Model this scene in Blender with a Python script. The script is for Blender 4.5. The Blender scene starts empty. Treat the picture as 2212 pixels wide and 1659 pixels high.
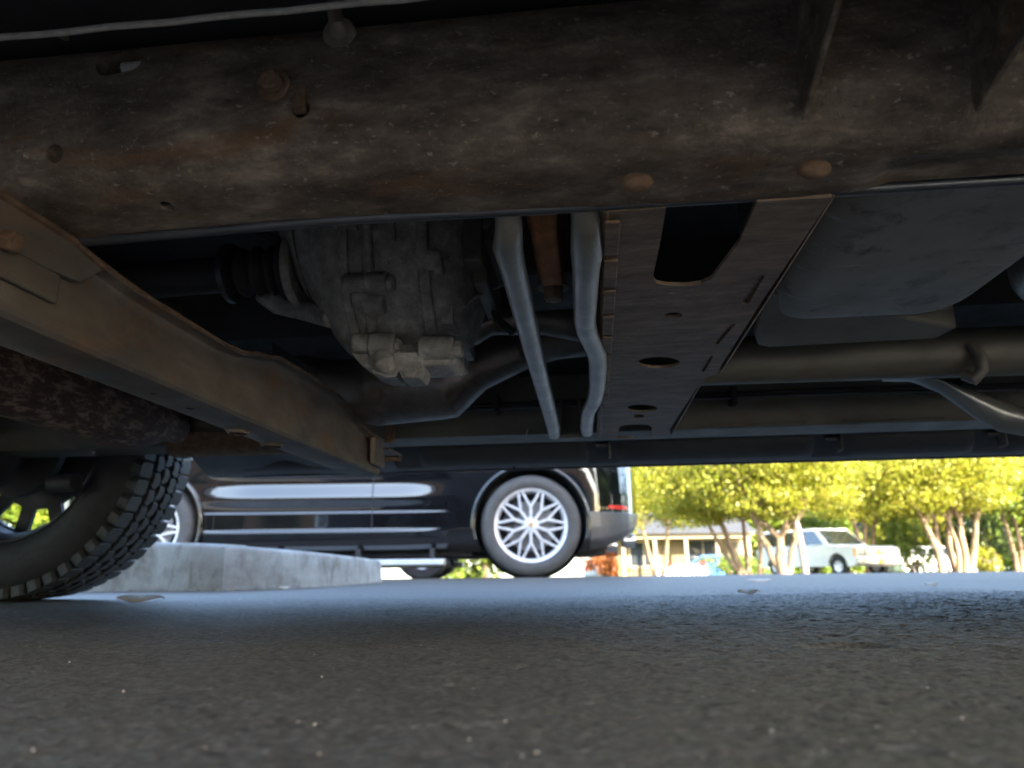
import bpy, bmesh, math, random
import numpy as np
from mathutils import Vector, Matrix
random.seed(7); rng = np.random.default_rng(11)
S = bpy.context.scene; COL = S.collection
rad = math.radians
# ------------------------------------------------------------------ camera
PW, PH, PF = 2212., 1659., 1550.          # photo measured at this size, focal length in those pixels
CH, PITCH, ROLL, YAW = .065, rad(14.42), rad(.68), rad(6.3)
fw = Vector((0, math.cos(PITCH), math.sin(PITCH))); r0 = Vector((1, 0, 0)); up0 = Vector((0, -math.sin(PITCH), math.cos(PITCH)))
rt = r0*math.cos(ROLL) - up0*math.sin(ROLL); upv = up0*math.cos(ROLL) + r0*math.sin(ROLL)
cam = bpy.data.cameras.new('camera'); camo = bpy.data.objects.new('camera', cam); COL.objects.link(camo)
camo.matrix_world = Matrix(((rt.x, upv.x, -fw.x, 0), (rt.y, upv.y, -fw.y, 0), (rt.z, upv.z, -fw.z, CH), (0, 0, 0, 1)))
cam.sensor_width = 36; cam.lens = PF/PW*36; cam.clip_start = .01; cam.clip_end = 2000
cam.dof.use_dof = True; cam.dof.focus_distance = .72; cam.dof.aperture_fstop = 6.8
S.camera = camo
# ------------------------------------------------------------------ world, sun, exposure
SUN_EL, SUN_AZ = rad(30), rad(150)        # azimuth clockwise from +Y: behind the camera, to the right
w = bpy.data.worlds.new('World'); S.world = w; w.use_nodes = True
nt = w.node_tree; bg = nt.nodes['Background']
sky = nt.nodes.new('ShaderNodeTexSky'); sky.sky_type = 'NISHITA'; sky.sun_disc = False
sky.sun_elevation = SUN_EL; sky.sun_rotation = SUN_AZ; sky.dust_density = 1.2; sky.ozone_density = 1.; sky.air_density = 1.
nt.links.new(sky.outputs[0], bg.inputs[0]); bg.inputs[1].default_value = .15
sun = bpy.data.lights.new('sun', 'SUN'); sun.energy = 5.0; sun.angle = rad(.5); sun.color = (1, .91, .73)
suno = bpy.data.objects.new('sun', sun); COL.objects.link(suno)
sd = Vector((math.sin(SUN_AZ)*math.cos(SUN_EL), math.cos(SUN_AZ)*math.cos(SUN_EL), math.sin(SUN_EL)))
suno.rotation_euler = sd.to_track_quat('Z', 'Y').to_euler(); suno.location = (8, -14, 12)
S.view_settings.view_transform = 'Standard'; S.view_settings.look = 'None'
S.view_settings.exposure = 3.4; S.view_settings.gamma = 1
S.cycles.max_bounces = 14; S.cycles.diffuse_bounces = 5; S.cycles.glossy_bounces = 6
# ------------------------------------------------------------------ pixel -> place
def ray(px, py): return fw + rt*((px-PW/2)/PF) + upv*((PH/2-py)/PF)
def at_z(px, py, z):
    d = ray(px, py); t = (z-CH)/d.z; return Vector((d.x*t, d.y*t, z))
def at_y(px, py, y):
    d = ray(px, py); t = y/d.y; return Vector((d.x*t, y, CH+d.z*t))
ca, sa = math.cos(YAW), math.sin(YAW)
def tdir(px, py):
    d = ray(px, py); return Vector((d.x*ca-d.y*sa, d.x*sa+d.y*ca, d.z))
def tz(px, py, z):
    d = tdir(px, py); t = (z-CH)/d.z; return Vector((d.x*t, d.y*t, z))
def tv(px, py, v):
    d = tdir(px, py); t = v/d.y; return Vector((d.x*t, v, CH+d.z*t))
def tu(px, py, u):
    d = tdir(px, py); t = u/d.x; return Vector((u, d.y*t, CH+d.z*t))
def gz(y):                                # the lot is level here and falls away past a slight crest
    t = max(0., y-5.2); return -.0185*(t - 1.2*(1-math.exp(-t/1.2)))
# ------------------------------------------------------------------ materials
def nd(nt, t, **k):
    n = nt.nodes.new(t)
    for a, b in k.items(): setattr(n, a, b)
    return n
def ramp(nt, fac, stops):
    r = nd(nt, 'ShaderNodeValToRGB'); nt.links.new(fac, r.inputs[0])
    e = r.color_ramp.elements
    while len(e) < len(stops): e.new(.5)
    for i, (p, c) in enumerate(stops):
        e[i].position = p; e[i].color = (c, c, c, 1) if isinstance(c, (int, float)) else (*c, 1)
    return r.outputs[0]
def noise(nt, scale, detail=6, rough=.6, stretch=(1, 1, 1), seed=0., dist=0.):
    tc = nd(nt, 'ShaderNodeTexCoord'); mp = nd(nt, 'ShaderNodeMapping')
    mp.inputs['Scale'].default_value = stretch; mp.inputs['Location'].default_value = (seed, seed*1.7, seed*.6)
    nt.links.new(tc.outputs['Object'], mp.inputs[0])
    n = nd(nt, 'ShaderNodeTexNoise'); n.inputs['Scale'].default_value = scale; n.inputs['Detail'].default_value = detail
    n.inputs['Roughness'].default_value = rough; n.inputs['Distortion'].default_value = dist
    nt.links.new(mp.outputs[0], n.inputs[0]); return n.outputs[0]
def mix(nt, fac, a, b):
    m = nd(nt, 'ShaderNodeMix', data_type='RGBA'); nt.links.new(fac, m.inputs[0])
    for s, i in ((a, 6), (b, 7)):
        if isinstance(s, tuple): m.inputs[i].default_value = (*s, 1)
        else: nt.links.new(s, m.inputs[i])
    return m.outputs[2]
def M(name, stops, scale=12, detail=7, stretch=(1, 1, 1), rough=(.5, .7), metal=0., bump=.15, bscale=80, bdist=.002, over=None, over2=None, spec=.5, coat=0., seed=0.):
    m = bpy.data.materials.new(name); m.use_nodes = True; t = m.node_tree; b = t.nodes['Principled BSDF']
    n = noise(t, scale, detail, .70, stretch, seed)
    c = ramp(t, n, stops)
    for k, o in enumerate((over, over2)):                  # over = (colour, scale, threshold, softness, stretch)
        if o:
            col, sc, th, so, st = o
            f = ramp(t, noise(t, sc, 8, .68, st, seed+3.3+2*k, .4), [(max(0, th-so), 0.), (min(1, th+so), 1.)])
            c = mix(t, f, c, col)
    t.links.new(c, b.inputs['Base Color'])
    r = ramp(t, noise(t, scale*2.3, 5, .6, stretch, seed+9), [(.3, rough[0]), (.7, rough[1])]); t.links.new(r, b.inputs['Roughness'])
    b.inputs['Metallic'].default_value = metal; b.inputs['Specular IOR Level'].default_value = spec
    b.inputs['Coat Weight'].default_value = coat; b.inputs['Coat Roughness'].default_value = .04
    if bump:
        bp = nd(t, 'ShaderNodeBump'); bp.inputs['Strength'].default_value = bump; bp.inputs['Distance'].default_value = bdist
        t.links.new(noise(t, bscale, 8, .65, (1, 1, 1), seed+1), bp.inputs['Height']); t.links.new(bp.outputs[0], b.inputs['Normal'])
    return m
RAIL = M('weathered_frame_steel', [(.34, (.045, .034, .026)), (.45, (.095, .073, .056)), (.55, (.15, .118, .092)), (.66, (.27, .22, .175))], 16, 15, (1, 2.3, 2.3), (.55, .8), .15, .8, 200, .0025,
         over=((.15, .075, .032), 6, .63, .08, (1, 3.5, 3.5)), over2=((.30, .25, .2), 140, .635, .04, (1, 1.6, 1.6)))
RUST = M('rusty_steel', [(.3, (.06, .034, .022)), (.5, (.13, .076, .045)), (.7, (.22, .145, .095))], 40, 8, (1, 1, 1), (.7, .9), .05, .6, 260, .002)
RUSTO = M('orange_rust', [(.3, (.13, .05, .02)), (.5, (.22, .095, .04)), (.7, (.30, .15, .08))], 40, 8, (1, 1, 1), (.7, .9), .05, .6, 260, .002)
BROWN = M('brown_crossmember_steel', [(.32, (.10, .066, .042)), (.5, (.17, .118, .078)), (.68, (.25, .185, .13))], 16, 12, (1, 4, 1), (.5, .72), .15, .5, 160, .0015,
          over=((.36, .29, .22), 30, .66, .04, (1, 5, 1)), over2=((.12, .055, .026), 9, .62, .1, (1, 1, 1)))
LXM = M('dusty_crossmember_steel', [(.3, (.085, .07, .056)), (.5, (.13, .11, .09)), (.72, (.20, .17, .14))], 8, 10, (1, 1, 2), (.5, .7), .2, .3, 150, .001,
        over=((.19, .09, .035), 7, .60, .10, (1, 1, 2)), over2=((.075, .07, .068), 5, .58, .08, (1.5, 1, 2)))
ALU = M('dirty_cast_aluminium', [(.3, (.13, .126, .118)), (.5, (.25, .243, .228)), (.7, (.44, .43, .405))], 45, 12, (1, 1, 1), (.5, .72), .15, .6, 420, .002,
        over=((.5, .48, .43), 330, .64, .04, (1, 1, 1)))
TUBEM = M('galvanised_tube', [(.3, (.28, .265, .24)), (.6, (.38, .365, .335)), (.8, (.48, .46, .43))], 16, 6, (1, 1, 1), (.32, .5), .75, .2, 140, .001,
          over=((.12, .105, .09), 60, .70, .04, (1, 3, 1)))
SILV = M('satin_heat_shield', [(.3, (.36, .37, .36)), (.7, (.52, .53, .51))], 9, 6, (1, 1, 1), (.35, .5), .7, .15, 120, .001, over=((.2, .19, .17), 40, .72, .05, (1, 1, 1)))
TANK = M('scuffed_grey_plastic', [(.3, (.16, .15, .13)), (.6, (.215, .203, .18)), (.8, (.26, .247, .222))], 7, 9, (1, 1, 1), (.42, .62), 0, .2, 60, .001,
         over=((.30, .30, .30), 13, .66, .05, (1, 7, 2)), over2=((.07, .06, .046), 22, .63, .08, (1, 1, 1)), spec=.3)
EXH = M('stained_exhaust_steel', [(.3, (.12, .11, .105)), (.6, (.24, .22, .21)), (.8, (.32, .30, .28))], 12, 8, (1, 1, 1), (.3, .5), .7, .2, 140, .001,
        over=((.07, .04, .028), 14, .62, .08, (1, 1, 1)))
RUSTP = M('scaly_rust_pipe', [(.34, (.04, .02, .016)), (.5, (.09, .045, .03)), (.58, (.24, .165, .11)), (.75, (.33, .25, .18))], 75, 9, (1, .5, 1.3), (.6, .85), .1, .7, 150, .003)
DARKM = M('black_undercoat', [(.3, (.012, .012, .013)), (.7, (.03, .03, .032))], 10, 6, (1, 1, 1), (.55, .8), 0, .3, 60, .002)
OLIVE = M('dull_underbody_paint', [(.3, (.085, .08, .066)), (.7, (.14, .132, .11))], 7, 6, (1, 1, 1), (.45, .65), .1, .2, 60, .002, over=((.1, .07, .05), 10, .66, .1, (1, 2, 2)))
ROCK = M('black_moulding_plastic', [(.3, (.028, .03, .034)), (.7, (.05, .053, .058))], 12, 5, (1, 1, 1), (.32, .45), 0, .1, 160, .0008)
BLUEB = M('painted_steel_bar', [(.3, (.04, .045, .055)), (.7, (.07, .078, .09))], 20, 5, (1, 1, 1), (.3, .45), .4, .1, 100, .001)
RUB = M('tyre_rubber', [(.3, (.008, .008, .0082)), (.7, (.016, .016, .0165))], 30, 6, (1, 1, 1), (.6, .8), 0, .3, 120, .001)
TREAD = M('tread_rubber', [(.3, (.02, .021, .022)), (.6, (.036, .037, .039)), (.8, (.06, .062, .065))], 60, 6, (1, 1, 1), (.5, .7), 0, .4, 200, .001)
RUBS = M('dusty_tyre_rubber', [(.3, (.045, .044, .043)), (.7, (.075, .073, .071))], 14, 6, (1, 1, 1), (.55, .72), 0, .15, 80, .001)
DUSTY = M('dusty_old_steel', [(.3, (.10, .083, .066)), (.7, (.2, .17, .14))], 90, 6, (1, 1, 1), (.6, .8), .1, .6, 300, .001)
CABLE = M('grey_cable', [(.3, (.33, .31, .28)), (.7, (.5, .47, .43))], 120, 4, (1, 1, 1), (.5, .7), .1, .5, 400, .001)
BLACKP = M('black_paint', [(.3, (.004, .004, .005)), (.7, (.006, .006, .007))], 2, 2, (1, 1, 1), (.05, .08), 0, 0, coat=1.)
CLAD = M('satin_dark_cladding', [(.3, (.045, .046, .05)), (.7, (.06, .062, .066))], 30, 4, (1, 1, 1), (.32, .42), 0, .05, 300, .0005)
GREYC = M('grey_bumper_paint', [(.3, (.06, .062, .066)), (.7, (.08, .082, .087))], 20, 4, (1, 1, 1), (.28, .36), .2, .04, 300, .0005)
RIM = M('silver_wheel_paint', [(.3, (.62, .62, .64)), (.7, (.72, .72, .74))], 9, 4, (1, 1, 1), (.25, .35), .35, 0)
DISC = M('brake_disc_steel', [(.3, (.18, .18, .19)), (.7, (.3, .3, .3))], 20, 4, (1, 1, 1), (.3, .5), .8, 0)
GOLD = M('gold_emblem', [(.4, (.45, .28, .06)), (.6, (.6, .38, .1))], 60, 3, (1, 1, 1), (.35, .5), .6, 0)
REDR = M('red_reflector', [(.3, (.5, .015, .012)), (.7, (.62, .03, .02))], 60, 3, (1, 1, 1), (.15, .25), 0, 0, coat=.6)
CHROME = M('chrome', [(.3, (.6, .6, .6)), (.7, (.7, .7, .7))], 9, 3, (1, 1, 1), (.12, .2), 1., 0)
STEP = M('pale_running_board', [(.3, (.52, .55, .55)), (.7, (.62, .65, .65))], 12, 4, (1, 1, 1), (.3, .45), .2, 0)
WHITE = M('white_car_paint', [(.3, (.72, .71, .68)), (.7, (.8, .79, .76))], 5, 4, (1, 1, 1), (.2, .3), 0, 0, coat=.5)
BLUE = M('blue_car_paint', [(.3, (.05, .14, .32)), (.7, (.08, .18, .38))], 5, 4, (1, 1, 1), (.2, .3), 0, 0, coat=.5)
GREYT = M('dark_grey_truck_paint', [(.3, (.03, .032, .036)), (.7, (.045, .047, .052))], 5, 4, (1, 1, 1), (.25, .35), .2, 0, coat=.6)
GLASS = M('dark_window_glass', [(.3, (.02, .025, .03)), (.7, (.03, .035, .04))], 3, 2, (1, 1, 1), (.04, .06), 0, 0, spec=.8)
AMBER = M('amber_lens', [(.3, (.8, .35, .03)), (.7, (.85, .42, .05))], 9, 3, (1, 1, 1), (.2, .3), 0, 0)
LENS = M('clear_headlight_lens', [(.3, (.22, .22, .2)), (.7, (.3, .3, .28))], 9, 3, (1, 1, 1), (.1, .2), .3, 0)
CONC = M('kerb_concrete', [(.3, (.25, .235, .205)), (.5, (.37, .355, .325)), (.7, (.47, .46, .43))], 5, 10, (1, 1, 1.6), (.75, .9), 0, .6, 130, .003,
         over=((.16, .135, .10), 9, .60, .10, (1, 1, .5)), over2=((.42, .41, .385), 30, .66, .05, (1, 1, 1)))
BRICK = M('red_brick', [(.3, (.26, .13, .075)), (.7, (.36, .20, .12))], 3, 6, (1, 1, 1), (.8, .9), 0, .2, 40, .01)
STUCCO = M('cream_stucco', [(.3, (.44, .40, .33)), (.7, (.54, .5, .43))], 3, 6, (1, 1, 1), (.8, .9), 0, .2, 40, .01)
TANW = M('tan_siding', [(.3, (.10, .072, .03)), (.7, (.15, .105, .045))], 3, 6, (1, 1, 1), (.7, .85), 0, .2, 20, .01)
TRIM = M('cream_trim', [(.3, (.24, .18, .10)), (.7, (.3, .23, .14))], 5, 4, (1, 1, 1), (.6, .7), 0, 0)
ROOF = M('slate_roofing', [(.3, (.02, .021, .026)), (.7, (.036, .038, .044))], 6, 6, (1, 1, 1), (.8, .9), 0, .4, 12, .02)
BARK = M('pale_smooth_bark', [(.3, (.08, .05, .025)), (.5, (.16, .105, .055)), (.68, (.32, .24, .15))], 7, 6, (1, 1, .3), (.7, .85), 0, .3, 40, .01)
POST = M('weathered_post_wood', [(.3, (.16, .12, .09)), (.7, (.26, .2, .16))], 8, 6, (2, 2, .3), (.8, .9), 0, .3, 40, .01)
DRY = M('dry_leaf', [(.3, (.34, .26, .18)), (.7, (.55, .47, .37))], 60, 4, (1, 1, 1), (.7, .85), 0, .2, 200, .001)
GRAVEL = M('loose_grit', [(.3, (.25, .2, .14)), (.6, (.4, .33, .25)), (.8, (.5, .45, .38))], 90, 4, (1, 1, 1), (.7, .9), 0, 0)
def leafmat(name, c0, c1, c2, trans=.35):
    m = bpy.data.materials.new(name); m.use_nodes = True; t = m.node_tree; b = t.nodes['Principled BSDF']
    g = nd(t, 'ShaderNodeNewGeometry')
    c = ramp(t, g.outputs['Random Per Island'], [(0, c0), (.55, c1), (1, c2)])
    t.links.new(c, b.inputs['Base Color']); b.inputs['Roughness'].default_value = .5
    tr = nd(t, 'ShaderNodeBsdfTranslucent'); t.links.new(c, tr.inputs[0])
    mx = nd(t, 'ShaderNodeMixShader'); mx.inputs[0].default_value = trans
    t.links.new(b.outputs[0], mx.inputs[1]); t.links.new(tr.outputs[0], mx.inputs[2])
    t.links.new(mx.outputs[0], t.nodes['Material Output'].inputs[0]); return m
LEAFY = leafmat('yellow_green_leaves', (.17, .195, .014), (.25, .26, .018), (.34, .28, .035), .55)
LEAFG = leafmat('fresh_green_leaves', (.07, .12, .01), (.12, .17, .012), (.18, .2, .02))
LEAFR = leafmat('russet_leaves', (.2, .05, .015), (.28, .08, .02), (.32, .14, .03))
LEAFD = leafmat('deep_green_leaves', (.03, .06, .01), (.06, .10, .015), (.10, .13, .02))
# ------------------------------------------------------------------ mesh helpers
def basis(d):
    d = Vector(d).normalized(); a = Vector((0, 0, 1)) if abs(d.z) < .9 else Vector((1, 0, 0))
    x = d.cross(a).normalized(); return x, d.cross(x).normalized(), d
class MB:
    def __init__(s): s.v = []; s.f = []
    def add(s, v, f):
        o = len(s.v); s.v += [tuple(p) for p in v]; s.f += [tuple(i+o for i in q) for q in f]; return s
    def box(s, a, b):
        x0, y0, z0 = a; x1, y1, z1 = b
        return s.add([(x0,y0,z0),(x1,y0,z0),(x1,y1,z0),(x0,y1,z0),(x0,y0,z1),(x1,y0,z1),(x1,y1,z1),(x0,y1,z1)],
                     [(0,3,2,1),(4,5,6,7),(0,1,5,4),(1,2,6,5),(2,3,7,6),(3,0,4,7)])
    def tube(s, pts, rs, n=16, caps=True, flat=None, rot=0.):
        pts = [Vector(p) for p in pts]
        if not isinstance(rs, (list, tuple)): rs = [rs]*len(pts)
        V = []; F = []; X = None
        for i, p in enumerate(pts):
            d = (pts[min(i+1, len(pts)-1)]-pts[max(i-1, 0)]).normalized()
            if X is None: X, Y, _ = basis(d)
            else:
                X = (X - d*X.dot(d)).normalized(); Y = d.cross(X)
            fl = flat[i] if flat else 1.
            for k in range(n):
                a = 2*math.pi*k/n + rot; V.append(p + X*(math.cos(a)*rs[i]*(2-fl)) + Y*(math.sin(a)*rs[i]*fl))
        for i in range(len(pts)-1):
            for k in range(n):
                k2 = (k+1) % n; F.append((i*n+k, i*n+k2, (i+1)*n+k2, (i+1)*n+k))
        if caps: F.append(tuple(reversed(range(n)))); F.append(tuple((len(pts)-1)*n+k for k in range(n)))
        return s.add(V, F)
    def hexa(s, p, axis, r, h):
        p = Vector(p); d = Vector(axis).normalized(); return s.tube([p, p+d*h*.8, p+d*h], [r, r, r*.86], 6)
    def lathe(s, c, axis, prof, n=48):                      # prof: (radius, along axis); closed=False
        c = Vector(c); X, Y, d = basis(axis); V = []; F = []
        for (r_, h) in prof:
            for k in range(n):
                a = 2*math.pi*k/n; V.append(c + d*h + X*(math.cos(a)*r_) + Y*(math.sin(a)*r_))
        for i in range(len(prof)-1):
            for k in range(n):
                k2 = (k+1) % n; F.append((i*n+k, i*n+k2, (i+1)*n+k2, (i+1)*n+k))
        return s.add(V, F)
    def prism(s, poly, axis, a, b):                         # polygon in the two other axes, extruded along axis
        n = len(poly)
        def mk(p, t): return {0: (t, p[0], p[1]), 1: (p[0], t, p[1]), 2: (p[0], p[1], t)}[axis]
        V = [mk(p, a) for p in poly]+[mk(p, b) for p in poly]
        F = [tuple(reversed(range(n))), tuple(range(n, 2*n))]+[(i, (i+1) % n, n+(i+1) % n, n+i) for i in range(n)]
        return s.add(V, F)
    def loft(s, rings, closed=True, caps=True):
        n = len(rings[0]); V = [p for r_ in rings for p in r_]; F = []
        for i in range(len(rings)-1):
            for k in range(n if closed else n-1):
                k2 = (k+1) % n; F.append((i*n+k, i*n+k2, (i+1)*n+k2, (i+1)*n+k))
        if caps and closed: F.append(tuple(reversed(range(n)))); F.append(tuple((len(rings)-1)*n+k for k in range(n)))
        return s.add(V, F)
    def ball(s, c, r, n=12, m=8):
        c = Vector(c); r = Vector(r) if hasattr(r, '__len__') else Vector((r, r, r)); rings = []
        for i in range(m+1):
            t = -math.pi/2+math.pi*i/m; q = max(math.cos(t), .02)
            rings.append([(c.x+r.x*q*math.cos(2*math.pi*k/n), c.y+r.y*q*math.sin(2*math.pi*k/n), c.z+r.z*math.sin(t)) for k in range(n)])
        return s.loft(rings)
OFF = {}
def fin(me, smooth):
    bm = bmesh.new(); bm.from_mesh(me); bmesh.ops.recalc_face_normals(bm, faces=bm.faces); bm.to_mesh(me); bm.free()
    if smooth:
        me.shade_smooth(); me.set_sharp_from_angle(angle=rad(smooth))
def obj(name, mb, m, parent=None, smooth=35, bevel=0, solid=0, label=None, group=None, cat=None, kind=None, seg=2):
    me = bpy.data.meshes.new(name); me.from_pydata(mb.v, [], mb.f); me.update(); fin(me, smooth)
    me.materials.append(m); o = bpy.data.objects.new(name, me); COL.objects.link(o)
    if parent:
        o.parent = parent
        if parent.name in OFF: o.location = -OFF[parent.name]
    if solid:
        md = o.modifiers.new('solid', 'SOLIDIFY'); md.thickness = solid; md.offset = 0
    if bevel:
        md = o.modifiers.new('bevel', 'BEVEL'); md.width = bevel; md.segments = seg; md.limit_method = 'ANGLE'; md.angle_limit = rad(40)
    tag(o, label, cat, group, kind); return o
def tag(o, label=None, cat=None, group=None, kind=None):
    for k, v in (('label', label), ('category', cat), ('group', group), ('kind', kind)):
        if v: o[k] = v
    return o
def thing(name, label, cat, loc=(0, 0, 0), rz=0., group=None, off=None):
    o = bpy.data.objects.new(name, None); COL.objects.link(o); o.empty_display_size = .1
    o.location = loc; o.rotation_euler = (0, 0, rz); tag(o, label, cat, group)
    if off is not None: OFF[o.name] = Vector(off)
    return o
def cut(o, mb, smooth=35):
    me = bpy.data.meshes.new('cutter'); me.from_pydata(mb.v, [], mb.f); fin(me, 0)
    c = bpy.data.objects.new('cutter', me); COL.objects.link(c); c.location = o.location; c.parent = o.parent
    md = o.modifiers.new('cut', 'BOOLEAN'); md.object = c; md.operation = 'DIFFERENCE'; md.solver = 'EXACT'
    mods = [m for m in o.modifiers if m.type == 'BEVEL']
    for m in mods: m.show_viewport = False
    # the cut goes after a solidify and before a bevel
    dg = bpy.context.evaluated_depsgraph_get(); dg.update()
    nm = bpy.data.meshes.new_from_object(o.evaluated_get(dg))
    for m in list(o.modifiers):
        if m.type != 'BEVEL': o.modifiers.remove(m)
    for m in mods: m.show_viewport = True
    o.data = nm; bpy.data.objects.remove(c)
    if smooth: nm.shade_smooth(); nm.set_sharp_from_angle(angle=rad(smooth))
def mirror_copy(o, parent): 
    c = o.copy(); COL.objects.link(c); c.parent = parent; return c
# ================================================================== ground
def asphalt():
    m = bpy.data.materials.new('asphalt'); m.use_nodes = True; t = m.node_tree; b = t.nodes['Principled BSDF']
    big = ramp(t, noise(t, 1.3, 6, .6), [(.3, (.062, .052, .037)), (.7, (.088, .075, .056))])
    st = ramp(t, noise(t, 190, 3, .6, seed=4), [(.46, 0.), (.66, .8)])
    c = mix(t, st, big, (.15, .134, .106))
    dk = ramp(t, noise(t, 150, 3, .6, seed=14), [(.54, 0.), (.68, .8)]); c = mix(t, dk, c, (.022, .02, .017))
    sp = ramp(t, noise(t, 120, 2, .5, seed=8), [(.735, 0.), (.76, 1.)])
    c = mix(t, sp, c, (.36, .31, .24))
    t.links.new(c, b.inputs['Base Color'])
    t.links.new(ramp(t, noise(t, 90, 5, .6, seed=2), [(.3, .52), (.7, .74)]), b.inputs['Roughness'])
    bp = nd(t, 'ShaderNodeBump'); bp.inputs['Strength'].default_value = .8; bp.inputs['Distance'].default_value = .003
    t.links.new(noise(t, 170, 5, .65, seed=1), bp.inputs['Height']); t.links.new(bp.outputs[0], b.inputs['Normal'])
    return m
ASPH = asphalt()
def vnoise(x, y, sc, seed):
    X = x*sc; Y = y*sc; xi = np.floor(X).astype(np.int64); yi = np.floor(Y).astype(np.int64); fx = X-xi; fy = Y-yi
    fx = fx*fx*(3-2*fx); fy = fy*fy*(3-2*fy)
    def h(a, b):
        n = (a*374761393 + b*668265263 + seed*974711) & 0xffffffff
        n = ((n ^ (n >> 13))*1274126177) & 0xffffffff
        return ((n ^ (n >> 16)) & 0xffff)/65535.
    return (h(xi, yi)*(1-fx)+h(xi+1, yi)*fx)*(1-fy)+(h(xi, yi+1)*(1-fx)+h(xi+1, yi+1)*fx)*fy
def ground():
    out = np.geomspace(.02, 420, 46)
    xs = np.concatenate([-1.25-out[::-1], np.linspace(-1.25, 1.25, 800), 1.25+out])
    ys = np.concatenate([.24-out[::-1][:36], np.linspace(.24, 1.75, 500), np.linspace(1.757, 2.6, 110), np.linspace(2.62, 6.5, 130), 6.5+np.geomspace(.05, 600, 50)])
    ys = np.sort(ys); X, Y = np.meshgrid(xs, ys)
    Z = np.zeros_like(X); tt = np.maximum(0, Y-5.2); Z += -.0185*(tt-1.2*(1-np.exp(-tt/1.2)))
    fade = np.clip((1.25-np.abs(X))/.1, 0, 1)*np.clip((Y-.24)/.05, 0, 1)*np.clip((2.6-Y)/.9, 0, 1)
    n1 = vnoise(X+.3*vnoise(X, Y, 20, 9), Y, 118, 1); n2 = vnoise(X+.7, Y*1.1, 84, 2)
    b = (1-np.abs(2*n1-1))**1.3*.0026 + np.clip(n2*1.6-.3, 0, 1)**1.2*.0022
    patch = np.clip(.55+.5*(vnoise(X, Y, 2.3, 5)-.5)+.40*np.clip(X*1.4, -.7, 1), .3, 1.05)
    Z += fade*(b*patch - .0022)
    for (px, py, a, bb, dp) in ((1830, 1391, .030, .022, .009),):
        p = at_z(px, py, 0); Z -= dp*np.exp(-(((X-p.x)/a)**2+((Y-p.y)/bb)**2)**2)
    nx, ny = len(xs), len(ys); V = np.stack([X, Y, Z], -1).reshape(-1, 3)
    i = np.arange(nx*ny).reshape(ny, nx); Q = np.stack([i[:-1, :-1], i[:-1, 1:], i[1:, 1:], i[1:, :-1]], -1).reshape(-1, 4)
    me = bpy.data.meshes.new('ground'); me.vertices.add(len(V)); me.vertices.foreach_set('co', V.ravel())
    me.loops.add(Q.size); me.loops.foreach_set('vertex_index', Q.ravel().astype(np.int32))
    me.polygons.add(len(Q)); me.polygons.foreach_set('loop_start', np.arange(0, Q.size, 4, dtype=np.int32))
    me.update(calc_edges=True); me.validate(); me.shade_smooth(); me.materials.append(ASPH)
    o = bpy.data.objects.new('parking_lot', me); COL.objects.link(o); o['kind'] = 'structure'
ground()
# kerbed island: footprint and falling height read from its foot and top lines
foot = [(-3.6, 3.05, .178), (-2.2, 2.90, .178), (-1.35, 2.72, .176), (-1.17, 2.64, .168), (-1.03, 2.62, .161), (-.93, 2.73, .152), (-.83, 2.97, .143), (-.76, 3.25, .133), (-.73, 3.6, .126), (-.722, 4.05, .118)]
back = [(-.95, 4.2, .118), (-1.4, 4.35, .13), (-2.2, 4.45, .16), (-3.6, 4.6, .178)]
sw = bpy.data.objects.new('sidewalk', None); COL.objects.link(sw); sw['kind'] = 'structure'; sw.location = (-1.8, 3.4, 0); OFF['sidewalk'] = Vector(sw.location)
cuts = [(0, 4), (4, 9)]
for a, b_ in cuts:                                          # kerb lengths with a joint between
    seg = []
    for i in range(a, b_): 
        for q in range(6): seg.append(tuple(foot[i][j]+(foot[i+1][j]-foot[i][j])*q/6 for j in range(3)))
    seg.append(foot[b_]); rings = []
    cen = Vector((-2.6, 3.9))
    for k, (x, y, h) in enumerate(seg):
        t = Vector(seg[min(k+1, len(seg)-1)][:2])-Vector(seg[max(k-1, 0)][:2]); t.normalize(); n = Vector((-t.y, t.x))
        if n.dot(cen-Vector((x, y))) < 0: n = -n
        g = .0007 if k == 0 else (-.0007 if k == len(seg)-1 else 0); p = Vector((x, y))+t*g
        wob = (random.random()-.5)*.005
        prof = [(0, -.05), (0, .01), (.002+wob, h*.5), (.005+wob, h-.02), (.009+wob, h-.009), (.016, h-.003+wob*.5), (.026, h), (.15, h), (.15, -.05)]
        rings.append([(p.x+n.x*d, p.y+n.y*d, z) for d, z in prof])
    obj('kerb_stone', MB().loft(rings), CONC, sw, smooth=50)
inner = [(x-.13, y+.13, h-.006) for x, y, h in foot[:6]]+[(x-.16, y+.03, h-.006) for x, y, h in foot[6:9]]+[(-.9, 4.0, .11)]
obj('paving_slab', MB().loft([[(x, y, -.05) for x, y, h in inner+back], [(x, y, h) for x, y, h in inner+back]]), CONC, sw)
# ================================================================== the truck overhead
TC = Vector((0.35, .95, 0))                                 # its centre in the truck frame (u rearwards, v away from the camera)
tc_world = Vector((TC.x*ca+TC.y*sa, -TC.x*sa+TC.y*ca, 0))
T = thing('parked_truck', 'dark truck seen from underneath with rusty frame rail and crossmembers', 'truck', tc_world, -YAW, off=TC)
def wob(u, k=1.): return (math.sin(u*23.1+k)*.5+math.sin(u*61.7+2*k)*.3+math.sin(u*131+k)*.2)
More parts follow.
